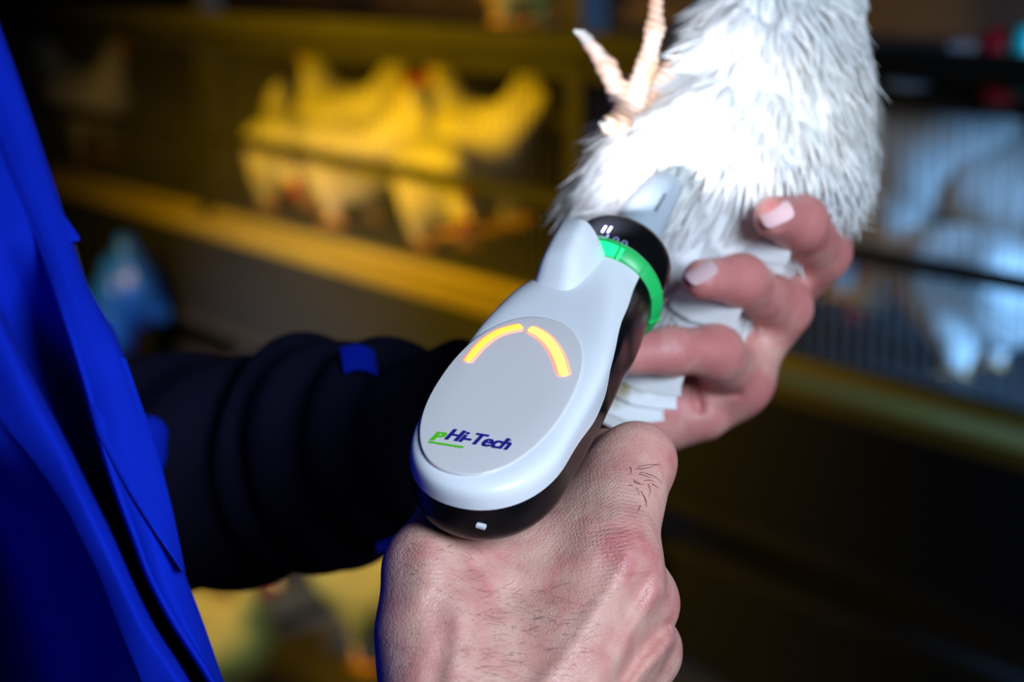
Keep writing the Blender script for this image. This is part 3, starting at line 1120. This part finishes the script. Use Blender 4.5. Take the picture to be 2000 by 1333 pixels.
# tendons, veins and hollows in the skin of the back of the hand: (polyline, width px, height mm)
R_RELIEF = [
    ([(1228, 1085), (1195, 1150), (1130, 1250), (1040, 1370), (1000, 1480)], 20, 1.5),
    ([(1285, 1160), (1225, 1240), (1150, 1350), (1080, 1480)], 20, 1.3),
    ([(1310, 1255), (1262, 1305), (1190, 1400)], 16, 1.4),
    ([(1215, 1070), (1240, 1105)], 40, 1.2),
    ([(1288, 1145), (1300, 1180)], 38, 1.2),
    ([(1312, 1255), (1305, 1285)], 34, 1.1),
    ([(1262, 1130), (1230, 1190), (1190, 1270)], 16, -1.4),
    ([(1300, 1222), (1262, 1262), (1215, 1330)], 15, -1.6),
    ([(835, 1090), (830, 1160)], 34, 1.3),
    ([(905, 1075), (920, 1110)], 22, -1.5),
    ([(845, 1180), (870, 1250), (850, 1333)], 24, -1.2),
    ([(905, 1170), (890, 1260), (880, 1340)], 20, 0.9),
    ([(960, 1130), (1050, 1120), (1150, 1090)], 26, 0.7),
    ([(1258, 1040), (1225, 1030), (1170, 1035)], 12, -0.6),
]


def rh_fn(P):
    d = union(P, rh, 8)
    px, py = proj(P)
    m = np.abs(d) < 6
    px, py, z = px[m], py[m], P[..., 2][m]
    front = np.clip((618 - z) / 14, 0, 1)
    e = np.zeros_like(px)
    for pts, wd, hh in R_RELIEF:
        e += hh * np.exp(-(seg_d(px, py, pts) / wd) ** 2)
    d[m] -= e * front
    return d


lo_ = np.array([-48, -145, 520.0])
vR, fR = polygonise(rh_fn, (-50, -152, 505), (62, -20, 690), 0.9)


def redness(V, spots):
    r = np.zeros(len(V))
    px, py = proj(V)
    for x, y, wd, a in spots:
        r = np.maximum(r, a * np.exp(-((px - x) ** 2 + (py - y) ** 2) / wd ** 2))
    return r


def wrinkles(V, lines):
    px, py = proj(V)
    r = np.zeros(len(V))
    for (x0, y0, x1, y1, wd, freq, amp) in lines:
        L = math.hypot(x1 - x0, y1 - y0)
        ux, uy = (x1 - x0) / L, (y1 - y0) / L
        s = (px - x0) * ux + (py - y0) * uy
        t = -(px - x0) * uy + (py - y0) * ux
        mask = np.exp(-np.clip(np.maximum(-s, s - L), 0, None) ** 2 / (wd * 0.4) ** 2) * np.exp(-(t / wd) ** 2)
        r += amp * mask * np.sin(s * freq + 1.6 * np.sin(t * 0.035 + s * 0.02) + 0.6 * np.sin(t * 0.11))
    return r


redR = redness(vR, [(1225, 1075, 62, 0.75), (1300, 1165, 45, 0.5), (1315, 1265, 45, 0.45), (1290, 890, 70, 0.35), (860, 1225, 40, 0.55), (850, 1310, 45, 0.4), (830, 1085, 55, 0.3),
                        (1180, 1120, 60, 0.35), (930, 1120, 60, 0.3)])
wrR = wrinkles(vR, [(1180, 1060, 1205, 960, 80, 0.9, 0.45), (1215, 1120, 1200, 1040, 60, 0.7, 0.6), (1080, 1080, 1120, 1000, 60, 0.7, 0.25),
                    (830, 1130, 830, 1060, 50, 0.6, 0.25)])

# ---- left hand (under the bird)
def LH(*a):
    return C(*a)


lh = [
    # forearm and wrist
    C((560, 890, 815), (1060, 830, 752), 27, 25, 14), C((1060, 820, 752), (1180, 795, 752), 24, 24, 14), C((300, 920, 870), (560, 890, 815), 31, 27, 14),
    # palm
    C((1180, 780, 760), (1330, 745, 775), 22, 20, 14), C((1200, 810, 752), (1370, 805, 750), 15, 11, 12),
    C((1180, 740, 775), (1420, 660, 790), 20, 15, 14), C((1300, 790, 758), (1425, 750, 756), 13, 12, 10),
    # ring/little side: knuckle at the lower right
    C((1425, 750, 756), (1452, 738, 748), 12.5, 11.0, 8),
    C((1440, 742, 748), (1398, 690, 722), 10.5, 9.8, 6), C((1398, 690, 722), (1310, 686, 708), 9.3, 8.3, 5), C((1310, 686, 708), (1225, 695, 700), 8.2, 7.2, 4),
    # middle finger
    C((1420, 700, 775), (1530, 602, 752), 12.0, 10.6, 8), C((1530, 602, 752), (1448, 548, 722), 10.2, 9.3, 4.5), C((1448, 548, 722), (1372, 545, 708), 9.0, 7.2, 4), C((1440, 750, 752), (1500, 640, 758), 10.5, 9, 8),
    # forefinger
    C((1440, 660, 795), (1602, 492, 760), 12.5, 11.4, 8), C((1602, 492, 760), (1560, 435, 730), 11.2, 10.4, 4.5), C((1560, 435, 730), (1512, 425, 715), 10.2, 7.6, 4),
    # thumb behind the bird
    C((1250, 740, 785), (1330, 560, 830), 15, 11, 10), C((1330, 560, 830), (1400, 460, 838), 10.5, 8, 6),
]
L_RELIEF = [
    ([(1392, 675), (1400, 690)], 26, 1.4),
    ([(1352, 745), (1366, 800)], 9, -2.4),
    ([(1365, 760), (1410, 772), (1440, 770)], 9, -1.2),
    ([(1385, 545), (1378, 522)], 9, -0.6),
]


def lh_fn(P):
    d = union(P, lh, 8)
    px, py = proj(P)
    m = np.abs(d) < 6
    px, py, z = px[m], py[m], P[..., 2][m]
    front = np.clip((765 - z) / 14, 0, 1)
    e = np.zeros_like(px)
    for pts, wd, hh in L_RELIEF:
        e += hh * np.exp(-(seg_d(px, py, pts) / wd) ** 2)
    d[m] -= e * front
    return d


vL, fL = polygonise(lh_fn, (-55, -75, 690), (165, 68, 860), 1.1)
redL = redness(vL, [(1560, 430, 80, 0.7), (1630, 470, 60, 0.55), (1440, 540, 80, 0.7), (1560, 590, 55, 0.65), (1395, 685, 50, 0.85), (1300, 690, 60, 0.55), (1360, 780, 30, 0.7), (1480, 780, 50, 0.6), (1300, 830, 90, 0.3)])
# ---- trunk and upper arms inside the clothes
trunk = [('c', np.array([-355, 120, 800]), np.array([-360, -420, 790]), 105, 120, 40), ('c', np.array([-330, 120, 640]), np.array([-330, 120, 930]), 60, 60, 60),
         ('c', np.array([-330, 120, 930]), np.array([-215, -60, 905]), 45, 36, 20), ('c', np.array([-215, -60, 905]), np.array([-95, -52, 830]), 36, 28, 20),
         ('c', np.array([-330, 120, 640]), np.array([-330, -190, 520]), 48, 40, 30), ('c', np.array([-330, -190, 520]), at(880, 2700, 490), 40, 33, 20), ('c', at(880, 2700, 490), at(985, 1780, 527), 33, 23, 12)]
vT, fT = polygonise(lambda P: union(P, trunk, 30), (-500, -560, 430), (40, 230, 1010), 8)
allV = np.concatenate([vR, vL, vT])
allF = np.concatenate([fR, fL + len(vR), fT + len(vR) + len(vL)])
body = put('body', c2w(allV), allF, M['skin'], person)
at_r = body.data.attributes.new('redness', 'FLOAT', 'POINT')
at_w = body.data.attributes.new('wrinkle', 'FLOAT', 'POINT')
zero = np.zeros(len(vT))
at_r.data.foreach_set('value', np.concatenate([redR, redL + 0.28, zero]).astype(np.float32))
at_w.data.foreach_set('value', np.concatenate([wrR, np.zeros(len(vL)), zero]).astype(np.float32))


# ---- nails
def nail(px, py, w_mm, l_mm, ang, nrm):
    """small curved plate lying on the finger end; ang = picture angle of its long axis, nrm = outward direction (camera frame)"""
    # find the skin surface at that pixel
    P = vL
    qx, qy = proj(P)
    d2 = (qx - px) ** 2 + (qy - py) ** 2
    near = np.where(d2 < 14 ** 2)[0]
    i = near[np.argmin(P[near, 2])]
    c = P[i]
    n = np.array(nrm, float)
    n /= np.linalg.norm(n)
    ax = np.array([math.cos(ang), math.sin(ang), 0.0])
    ax -= (ax @ n) * n
    ax /= np.linalg.norm(ax)
    sd = np.cross(n, ax)
    VV = []
    for u in np.linspace(-1, 1, 9):
        for v_ in np.linspace(-1, 1, 9):
            # squircle outline
            k = (abs(u) ** 4 + abs(v_) ** 4 + 1e-9) ** 0.25 / max(abs(u), abs(v_), 1e-6)
            x, y = u / k, v_ / k
            VV.append(c + ax * x * l_mm / 2 + sd * y * w_mm / 2 + n * (0.9 - 1.6 * y * y - 0.6 * x * x))
    return np.array(VV), grid_faces(9, 9)


for a in ((1514, 405, 9.5, 11.5, math.radians(200), (-0.35, 0.55, -0.75)), (1374, 522, 8.5, 11, math.radians(215), (-0.3, 0.6, -0.72))):
    v, f = nail(*a)
    put('fingernail', c2w(v), f, M['nail'], person)

# ---- hairs on the back of the right hand: thin tapering strands lying on the skin
def surf_lookup(V):
    qx, qy = proj(V)
    gx = np.round(qx / 4).astype(int)
    gy = np.round(qy / 4).astype(int)
    D = {}
    for x, y, z in zip(gx, gy, V[:, 2]):
        k = (x, y)
        if k not in D or z < D[k]:
            D[k] = z
    return D


SL = surf_lookup(vR)


def skin_z(x, y):
    k = (int(round(x / 4)), int(round(y / 4)))
    for r in range(0, 4):
        zs = [SL[(k[0] + i, k[1] + j)] for i in range(-r, r + 1) for j in range(-r, r + 1) if (k[0] + i, k[1] + j) in SL]
        if zs:
            return min(zs)
    return None


def strand(x, y, ang, length, curl, r_mm):
    pts = []
    n = 7
    for k in range(n):
        z = skin_z(x, y)
        if z is None:
            return None
        lift = 0.25 + 0.9 * (k / (n - 1)) ** 1.5
        pts.append(at(x, y, z - lift))
        ang += curl / n
        x += math.cos(ang) * length / n
        y += math.sin(ang) * length / n
    return tube(c2w(np.array(pts)), np.linspace(r_mm, r_mm * 0.35, n) / 1000, 4, False)


strands = []
for x, y, x1, y1, c in [(1249, 914, 1287, 906, 0.2), (1249, 916, 1285, 912, -0.25), (1250, 926, 1276, 932, 0.1), (1256, 924, 1294, 934, 0.35), (1230, 933, 1262, 948, 0.2), (1240, 939, 1260, 947, -0.2),
                        (1262, 940, 1280, 938, 0.3), (1236, 948, 1258, 960, 0.7), (1258, 960, 1270, 984, 0.2), (1254, 962, 1272, 982, 0.5), (1272, 946, 1278, 966, 0.4), (1257, 985, 1254, 998, 0.2), (1280, 945, 1290, 952, -0.2), (1237, 912, 1240, 925, 0.3)]:
    L = math.hypot(x1 - x, y1 - y) * 1.5
    t = strand(x - 6, y, math.atan2(y1 - y, x1 - x) - c, L, c * 3, 0.1)
    if t:
        strands.append(t)
for k in range(420):
    # dark fine hairs across the back and on the thumb side
    if k % 3:
        x, y = random.uniform(930, 1180), random.uniform(1150, 1345)
        if x > 1230 - (y - 1100) * 0.55:
            continue
        ang = random.gauss(-0.05, 0.25)
        L = random.uniform(25, 60)
    else:
        x, y = random.uniform(775, 930), random.uniform(1060, 1345)
        ang = random.gauss(0.3, 0.5)
        L = random.uniform(14, 34)
    t = strand(x, y, ang, L, random.gauss(0, 0.3), 0.032)
    if t:
        strands.append(t)
v, f = merge(strands)
put('hair', v, np.array(f), M['hair'], person, True, 'stuff')

# ---- the blue coat
YK = np.array([-150, 60, 250, 430, 560, 670, 820, 900, 1000, 1120, 1230, 1333, 1500.0])
SIL = np.array([-60, 2, 71, 128, 172, 233, 283, 308, 333, 360, 400, 437, 505.0])
STL = np.array([-160, -95, -20, 55, 100, 136, 180, 204, 236, 282, 340, 408, 500.0])
VAL = np.array([-230, -170, -90, -10, 40, 88, 152, 182, 216, 263, 318, 386, 480.0])
LED_ = np.array([-300, -240, -170, -80, -25, 30, 105, 148, 198, 252, 306, 372, 470.0])
RID = np.array([-560, -500, -420, -330, -260, -190, -90, -20, 68, 128, 165, 195, 240.0])
BAS = np.array([720, 705, 690, 672, 660, 650, 642, 638, 634, 630, 626, 622, 618.0])
ys = np.linspace(-150, 1500, 150)


def kin(y, arr):
    # smooth interpolation of the keys
    x0 = np.interp(y - 25, YK, arr)
    x1 = np.interp(y, YK, arr)
    x2 = np.interp(y + 25, YK, arr)
    return 0.25 * x0 + 0.5 * x1 + 0.25 * x2


rows = []
for y in ys:
    rel = float(sstep(430, 800, y))
    rel2 = float(sstep(700, 1050, y))
    b = float(kin(y, BAS))
    sil, stl, val, led, rid = [float(kin(y, q)) for q in (SIL, STL, VAL, LED_, RID)]
    rel3 = float(sstep(1000, 1330, y))
    vd = 66 * rel * (1 - 0.25 * rel3)
    keys = [(-900, b + 95 + 220 * rel2), (rid - 220, b + 50 + 190 * rel2), (rid - 70, b + 14 + 95 * rel2), (rid + 10, b + 5 + 26 * rel2), (rid + 75, b - 2 + 4 * rel), (0.5 * (rid + led), b - 4 + 2 * rel), (led - 26, b - 4 - 3 * rel), (led - 4, b + 0 + 3 * rel),
            (led + 5, b + 2 + 0.6 * vd), (val, b + 3 + vd), (stl - 8 + 4 * rel, b + 4 + 0.75 * vd), (stl, b + 4 + 1 * rel), (stl + 16, b + 2), (0.5 * (stl + sil), b + 2), (sil - 12, b + 8), (sil - 2, b + 14), (sil - 1, b + 26), (sil - 40, b + 60), (sil - 160, b + 100)]
    rows.append(atv([k[0] for k in keys], np.full(len(keys), y), [k[1] for k in keys]))
rows = np.array(rows)                                # (rows, keys, 3)
# subdivide across with Catmull-Rom
nk = rows.shape[1]
tt = np.linspace(0, nk - 1.0001, (nk - 1) * 8)
i0 = np.floor(tt).astype(int)
u = (tt - i0)[None, :, None]
g = lambda j: rows[:, np.clip(j, 0, nk - 1)]
p0, p1, p2, p3 = g(i0 - 1), g(i0), g(i0 + 1), g(i0 + 2)
m1, m2 = 0.35 * (p2 - p0), 0.35 * (p3 - p1)
sheet = (2 * u ** 3 - 3 * u ** 2 + 1) * p1 + (u ** 3 - 2 * u ** 2 + u) * m1 + (-2 * u ** 3 + 3 * u ** 2) * p2 + (u ** 3 - u ** 2) * m2
# soft unevenness of worn cloth
sx, sy = proj(sheet)
sheet[..., 2] += 1.6 * np.sin(sx * 0.021 + sy * 0.006 + 0.7) * np.sin(sy * 0.0085 + sx * 0.004) + 0.6 * np.sin(sx * 0.05 - sy * 0.021)
put('coat', c2w(sheet.reshape(-1, 3)), grid_faces(sheet.shape[0], sheet.shape[1]), M['coat'], person)


def strip(name, y0, y1, left, right, dz, m, n=40, lab=None, thick=1.2, sink=0.0):
    """a layer of cloth lying on the coat between two picture curves; left/right are (y, x) keys"""
    VV = []
    for y in np.linspace(y0, y1, n):
        b = float(kin(y, BAS))
        xl = np.interp(y, [q[0] for q in left], [q[1] for q in left])
        xr = np.interp(y, [q[0] for q in right], [q[1] for q in right])
        for k, t in enumerate(np.linspace(0, 1, 9)):
            x = xl + (xr - xl) * t
            z0 = dz[0] + sink * float(sstep(y0 + 130, y0, y))
            d_ = b + z0 + (dz[1] - z0) * t ** 1.5
            VV.append(at(x, y, d_))
        for k, t in enumerate(np.linspace(1, 0, 9)):
            x = xl + (xr - xl) * t
            z0 = dz[0] + sink * float(sstep(y0 + 130, y0, y))
            d_ = b + z0 + (dz[1] - z0) * t ** 1.5 + thick
            VV.append(at(x, y, d_))
    o = put(name, c2w(np.array(VV)), grid_faces(n, 18, True), m, person)
    if lab:
        tag(o, lab)
    return o


strip('placket', 700, 1116, [(700, 150), (760, 165), (850, 191), (900, 218), (960, 251), (1040, 302), (1100, 344), (1116, 354)],
      [(560, 173), (670, 235), (820, 287), (900, 313), (1000, 338), (1116, 362)], (-0.6, 10), M['coat'], sink=8)
strip('pocket_flap', 418, 476, [(418, 95), (476, 106)], [(418, 124), (445, 143), (462, 155), (470, 156), (476, 138)], (8, 12), M['coat'])
strip('strap', 478, 625, [(478, 110), (625, 150)], [(478, 150), (540, 166), (625, 180)], (22, 26), M['strap'], lab='dark strap showing beside the coat edge')
fo = [('c', at(190, 650, 760), at(185, 720, 760), 6.0, 7.5, 6), ('c', at(190, 690, 760), at(150, 770, 770), 8, 12, 6),
      ('c', at(292, 850, 765), at(300, 900, 765), 5.5, 4.5, 6), ('c', at(285, 850, 765), at(250, 960, 775), 7, 10, 6), ('c', at(150, 770, 770), at(230, 980, 775), 12, 12, 8)]
v, f = polygonise(lambda P: union(P, fo, 8), (-200, -80, 735), (-118, 20, 800), 1.6)
put('coat_fold', c2w(v), f, M['coat'], person)

# ---- sleeves
def sleeve(name, ctr, m, seed, amp, n_len=120, n_r=72):
    pts = np.array([at(*c[:3]) for c in ctr])
    rr = np.array([c[3] for c in ctr])
    k = np.linspace(0, 1, len(ctr))
    kk = np.linspace(0, 1, n_len)
    pts = np.stack([np.interp(kk, k, pts[:, i]) for i in range(3)], -1)
    ker = np.hanning(15)
    ker /= ker.sum()
    pad = np.concatenate([pts[:1].repeat(7, 0), pts, pts[-1:].repeat(7, 0)])
    pts = np.stack([np.convolve(pad[:, i], ker, 'valid') for i in range(3)], -1)
    rr = np.interp(kk, k, rr)
    t = np.gradient(pts, axis=0)
    t /= np.linalg.norm(t, axis=1)[:, None]
    up2 = np.array([0, 1.0, 0])
    sd = np.cross(t, up2)
    sd /= np.linalg.norm(sd, axis=1)[:, None]
    uu = np.cross(sd, t)
    ang = np.linspace(0, 2 * np.pi, n_r, endpoint=False)
    r2 = np.random.default_rng(seed)
    VV = []
    L = np.linalg.norm(np.diff(pts, axis=0), axis=1).sum()
    ph = r2.uniform(0, 6.28, 8)
    for i in range(n_len):
        s = kk[i] * L
        e = amp * (np.sin(s * 0.11 + 1.1 * np.sin(ang + ph[0]) + ph[1]) * (0.6 + 0.4 * np.cos(ang + ph[2])) + 0.7 * np.sin(s * 0.19 + 1.8 * np.sin(ang * 1 + ph[3]) + ph[4]) + 0.5 * np.sin(s * 0.045 + 2 * ang + ph[5]))
        r = rr[i] + e
        VV.append(pts[i] + r[:, None] * (np.cos(ang)[:, None] * uu[i] + np.sin(ang)[:, None] * sd[i]))
    # turned-in cuff
    for q in (0.93, 0.88):
        VV.append(pts[-1] + (VV[n_len - 1] - pts[-1]) * q - t[-1] * (0.5 if q > 0.9 else 6))
    VV = np.concatenate(VV)
    return put(name, c2w(VV), grid_faces(n_len + 2, n_r, True), m, person)


SLV = sleeve('sleeve', [(90, 935, 915, 56), (330, 935, 862, 53), (560, 905, 818, 45), (640, 885, 802, 45), (760, 865, 780, 40), (870, 845, 762, 34), (980, 835, 755, 30), (1090, 826, 752, 28.5)], M['sleeve'], 3, 3.4)
tag(SLV, 'dark navy sleeve of the far arm')
# the rest of the coat: trunk, shoulders and the near sleeve, hanging loose over the body
cp_ = [('c', np.array([-355, 110, 800]), np.array([-362, -450, 790]), 117, 134, 40), ('c', np.array([-330, 115, 640]), np.array([-330, 115, 930]), 73, 73, 60),
       ('c', np.array([-330, 115, 930]), np.array([-225, -60, 915]), 58, 52, 20), ('c', np.array([-330, 115, 640]), np.array([-330, -190, 520]), 62, 55, 30)]
cs_ = [('c', np.array([-330, -190, 520]), at(880, 2700, 490), 55, 45, 20), ('c', at(880, 2700, 490), at(950, 2150, 511), 45, 40, 12)]


def coat_fn(P):
    d = smin(union(P, cp_, 40), union(P, cs_, 20), 20)
    fold = 3.0 * np.sin(P[..., 1] * 0.06 + 0.02 * P[..., 0] + 1.2 * np.sin(P[..., 2] * 0.02)) + 2.0 * np.sin(P[..., 0] * 0.09 + P[..., 1] * 0.03 + P[..., 2] * 0.05)
    d = d + fold
    # open cuff at the wrist
    w_ = at(950, 2150, 511)
    ax = at(985, 1780, 527) - w_
    ax /= np.linalg.norm(ax)
    s_ = (P - w_.astype(np.float32)) @ ax.astype(np.float32)
    near = np.sqrt(((P - w_.astype(np.float32)) ** 2).sum(-1)) < 90
    d = np.where(near, np.maximum(d, s_ - 6), d)
    return d


v, f = polygonise(coat_fn, (-520, -480, 420), (60, 220, 1030), 7)
put('coat_back', c2w(v), f, M['coat'], person)
# small blue tab sewn on the far sleeve
def on_sleeve(px, py):
    co = np.empty(len(SLV.data.vertices) * 3, np.float32)
    SLV.data.vertices.foreach_get('co', co)
    P = w2c(co.reshape(-1, 3) + rootloc(person))
    qx, qy = proj(P)
    near = np.where((qx - px) ** 2 + (qy - py) ** 2 < 30 ** 2)[0]
    return P[near, 2].min()


zt_ = on_sleeve(705, 712)
VV = []
for u_ in np.linspace(0, 1, 8):
    for v_ in np.linspace(0, 1, 6):
        VV.append(at(664 + 66 * u_ + 8 * v_, 680 + 50 * v_ + 6 * u_ - 10 * math.sin(u_ * 3), zt_ - 3.0 + 8 * (1 - v_) ** 2 + 5 * (u_ - 0.4) ** 2))
tag(put('sleeve_tab', c2w(np.array(VV)), grid_faces(8, 6), M['coat'], person), 'bright blue tab')
# cuff of blue lining under the wrist
tb = [at(735, 1072, 742), at(790, 1058, 742), at(850, 1040, 742)]
v, f = tube(c2w(np.array(tb)), [0.002, 0.0035, 0.004], 10)
put('lining', v, f, M['coat'], person)

# ================================================================== THE WHITE BIRD
bird = empty('white_hen', c2w(at(1450, 300, 765)), 'white hen held up in the left hand with one foot sticking out', 'hen')
bd = [
    C((1600, -420, 800), (1558, -110, 785), 56, 27, 20), C((1558, -110, 785), (1500, 130, 765), 25, 30, 20),
    C((1500, 140, 765), (1470, 280, 770), 33, 44, 20),
    C((1480, 270, 770), (1300, 345, 750), 42, 26, 16), C((1390, 235, 750), (1300, 310, 740), 25, 19, 12),
    C((1300, 345, 750), (1180, 385, 752), 24, 9, 12),
    C((1575, 220, 785), (1625, 360, 800), 23, 12, 14),
    C((1440, 340, 765), (1370, 540, 765), 40, 29, 16), C((1370, 540, 765), (1285, 760, 762), 28, 16, 14), C((1310, 400, 750), (1300, 600, 756), 20, 16, 14),
    C((1230, 400, 750), (1210, 560, 775), 18, 14, 12),
]


def bird_fn(P):
    d = union(P, bd, 18)
    px, py = proj(P)
    # groove between thigh and belly where the foot comes out, soft clumping of the plumage
    e = 5.0 * np.exp(-(seg_d(px, py, [(1250, 195), (1330, 150), (1420, 120)]) / 26) ** 2) * np.clip((765 - P[..., 2]) / 20, 0, 1)
    return d + e - 0.7 * np.sin(P[..., 0] * 0.33 + 0.11 * P[..., 1]) * np.sin(P[..., 1] * 0.12 + P[..., 2] * 0.2)


vB, fB = polygonise(bird_fn, (20, -60, 690), (200, 330, 880), 2.0)
put('body', c2w(vB), fB, M['feather'], bird)
# surface normals from the implicit field
def grad(fn, P):
    P = P.astype(np.float32)
    g_ = np.stack([fn(P + np.eye(3, dtype=np.float32)[i] * 0.8) - fn(P - np.eye(3, dtype=np.float32)[i] * 0.8) for i in range(3)], -1)
    return g_ / (np.linalg.norm(g_, axis=1)[:, None] + 1e-9)


nB = grad(bird_fn, vB)
pxB, pyB = proj(vB)


def flow(px, py):
    # direction in which the plumage lies, picture plane (right, up)
    t = sstep(1380, 1660, px)
    a = np.array([-0.55 + 1.0 * t, -0.85])
    if py < 230 and px < 1420:
        a = np.array([-0.85, -0.5])
    if px < 1260:
        a = np.array([-0.8, -0.6])
    return a


def blade(base, dirv, nrm, length, width, lift, bend):
    """a narrow curved feather: 5 stations, slight ridge"""
    sd = np.cross(dirv, nrm)
    sd /= np.linalg.norm(sd) + 1e-9
    VV = []
    p = base.copy()
    d_ = dirv + lift * nrm
    d_ /= np.linalg.norm(d_)
    for k, wk in enumerate((0.45, 0.95, 1.0, 0.75, 0.12)):
        VV += [p - sd * width * wk * 0.5, p + nrm * width * 0.04 * wk, p + sd * width * wk * 0.5]
        p = p + d_ * length / 4
        d_ = d_ + bend * nrm + rng.normal(0, 0.05, 3)
        d_ /= np.linalg.norm(d_)
    return np.array(VV)


BF = grid_faces(5, 3)
vis = np.where((pyB > -700) & (pyB < 860) & (nB[:, 2] < 0.55))[0]
pick = np.concatenate([rng.choice(vis, 3000), rng.choice(vis[pyB[vis] > -60], 9000)])
BV, BN = [], []
for c_, i in enumerate(pick):
    fx = flow(pxB[i], pyB[i])
    d_ = np.array([fx[0], fx[1], 0]) + rng.normal(0, 0.16, 3)
    n_ = nB[i]
    d_ = d_ - (d_ @ n_) * n_
    L_ = np.linalg.norm(d_)
    if L_ < 0.2:
        continue
    d_ /= L_
    BN.append(n_)
    ln = rng.uniform(12, 26)
    wd = rng.uniform(0.7, 1.9)
    BV.append(blade(vB[i] - n_ * 0.6, d_, n_, ln, wd, rng.uniform(0.0, 0.045), rng.uniform(-0.06, 0.0)))
BV = np.array(BV)
off = (np.arange(len(BV)) * 15)[:, None, None]
plum_o = put('plumage', c2w(BV.reshape(-1, 3)), (BF[None] + off).reshape(-1, 4), M['feather'], bird, True, 'stuff')
# the barbs of a feather spread out, so each blade is shaded mostly along the lie of the body
wn = (np.repeat(np.array(BN), 15, 0) + rng.normal(0, 0.05, (len(BN), 1, 3)).repeat(15, 1).reshape(-1, 3)) @ CB
wn /= np.linalg.norm(wn, axis=1)[:, None]
plum_o.data.normals_split_custom_set_from_vertices(wn.tolist())


# large single feathers: fringe at the right, and the vane ends showing between the fingers
def big_feather(p0, p1, width, nrm=(0, 0.1, -1), m='feather', tip=0.25, bend=0.0):
    a, b = at(*p0), at(*p1)
    d_ = b - a
    n_ = np.array(nrm, float)
    n_ -= (n_ @ d_) * d_ / (d_ @ d_)
    n_ /= np.linalg.norm(n_)
    sd = np.cross(d_ / np.linalg.norm(d_), n_)
    VV = []
    K = 12
    for sgn in (0, 1):
        for k in range(K):
            t = k / (K - 1)
            wk = width * (0.55 + 0.45 * min(1, t * 3)) * (1 - (1 - tip) * max(0, (t - 0.72) / 0.28) ** 2)
            for j in np.linspace(-1, 1, 7):
                rag = 0.5 * math.sin(k * 2.3 + j * 5)
                VV.append(a + d_ * t + sd * j * wk / 2 + n_ * (1.2 * (1 - abs(j)) - sgn * 0.5 + bend * math.sin(t * 3.1)) + d_ / np.linalg.norm(d_) * rag * (abs(j)))
    f1 = grid_faces(K, 7)
    put('feather', c2w(np.array(VV)), np.concatenate([f1, f1[:, ::-1] + K * 7]), M[m], bird)


for k, (a, b, wd) in enumerate([((1600, 230, 790), (1712, 372, 812), 13), ((1590, 260, 790), (1690, 420, 808), 13), ((1570, 290, 786), (1655, 440, 800), 14), ((1610, 180, 792), (1716, 330, 815), 12),
                                ((1630, 150, 795), (1700, 270, 815), 11), ((1550, 310, 782), (1610, 440, 795), 14), ((1640, 60, 795), (1676, 170, 805), 10), ((1640, 0, 795), (1680, 100, 803), 10), ((1640, -60, 795), (1682, 35, 803), 10),
                                ((1250, 300, 738), (1138, 352, 742), 12), ((1240, 330, 738), (1130, 378, 744), 12), ((1230, 360, 742), (1142, 425, 748), 12), ((1225, 390, 744), (1160, 470, 752), 12)]):
    big_feather(a, b, wd, bend=1.5)
for a, b, wd, m_ in [((1420, 455, 722), (1545, 492, 728), 13, 'feather'), ((1425, 482, 722), (1538, 515, 728), 11, 'feather'), ((1430, 440, 724), (1535, 470, 730), 10, 'feather'),
                     ((1325, 580, 716), (1448, 612, 722), 15, 'feather'), ((1330, 612, 717), (1425, 640, 722), 12, 'feather'), ((1325, 560, 718), (1445, 592, 724), 11, 'feather'),
                     ((1225, 722, 700), (1334, 745, 712), 13, 'feather'), ((1210, 752, 700), (1324, 770, 712), 13, 'soiled'), ((1195, 785, 701), (1298, 793, 713), 13, 'soiled'), ((1185, 805, 702), (1262, 818, 714), 11, 'feather')]:
    big_feather((a[0] - 12, a[1], a[2] + 16), b, wd, nrm=(0.1, 0.3, -1), m=m_, tip=0.85)

# foot with its toes and claws
ft = [
    C((1215, 195, 738), (1235, 205, 742), 5.2, 5.6, 5),
    C((1230, 200, 740), (1345, 118, 752), 4.8, 6.0, 5),
    C((1213, 190, 738), (1185, 130, 733), 4.2, 3.5, 3), C((1185, 130, 733), (1146, 78, 730), 3.3, 2.4, 3),
    C((1240, 190, 736), (1264, 125, 730), 4.4, 3.7, 3), C((1264, 125, 730), (1279, 55, 726), 3.5, 3.2, 3), C((1279, 55, 726), (1283, -25, 724), 3.1, 2.4, 3),
    C((1225, 205, 736), (1206, 242, 724), 4.6, 4.2, 3), C((1206, 242, 724), (1190, 243, 718), 4.2, 3.6, 3),
    C((1225, 180, 746), (1232, 160, 758), 4.0, 3.2, 3),
]


def foot_fn(P):
    d = union(P, ft, 3)
    return d - 0.28 * np.sin(P[..., 1] * 2.1 + P[..., 0] * 0.8)


v, f = polygonise(foot_fn, (20, 72, 712), (75, 150, 775), 0.8)
foot = put('foot', c2w(v), f, M['skin_bird'], bird)
for a, b, c_ in (((1150, 82, 730), (1136, 66, 728), (1122, 60, 729)), ((1282, -20, 724), (1284, -45, 722), (1280, -66, 724)), ((1192, 243, 718), (1181, 245, 714), (1172, 241, 712))):
    v, f = tube(c2w(np.array([at(*a), at(*b), at(*c_)])), [0.0024, 0.0019, 0.0006], 10)
    put('claw', v, f, M['claw'], foot)
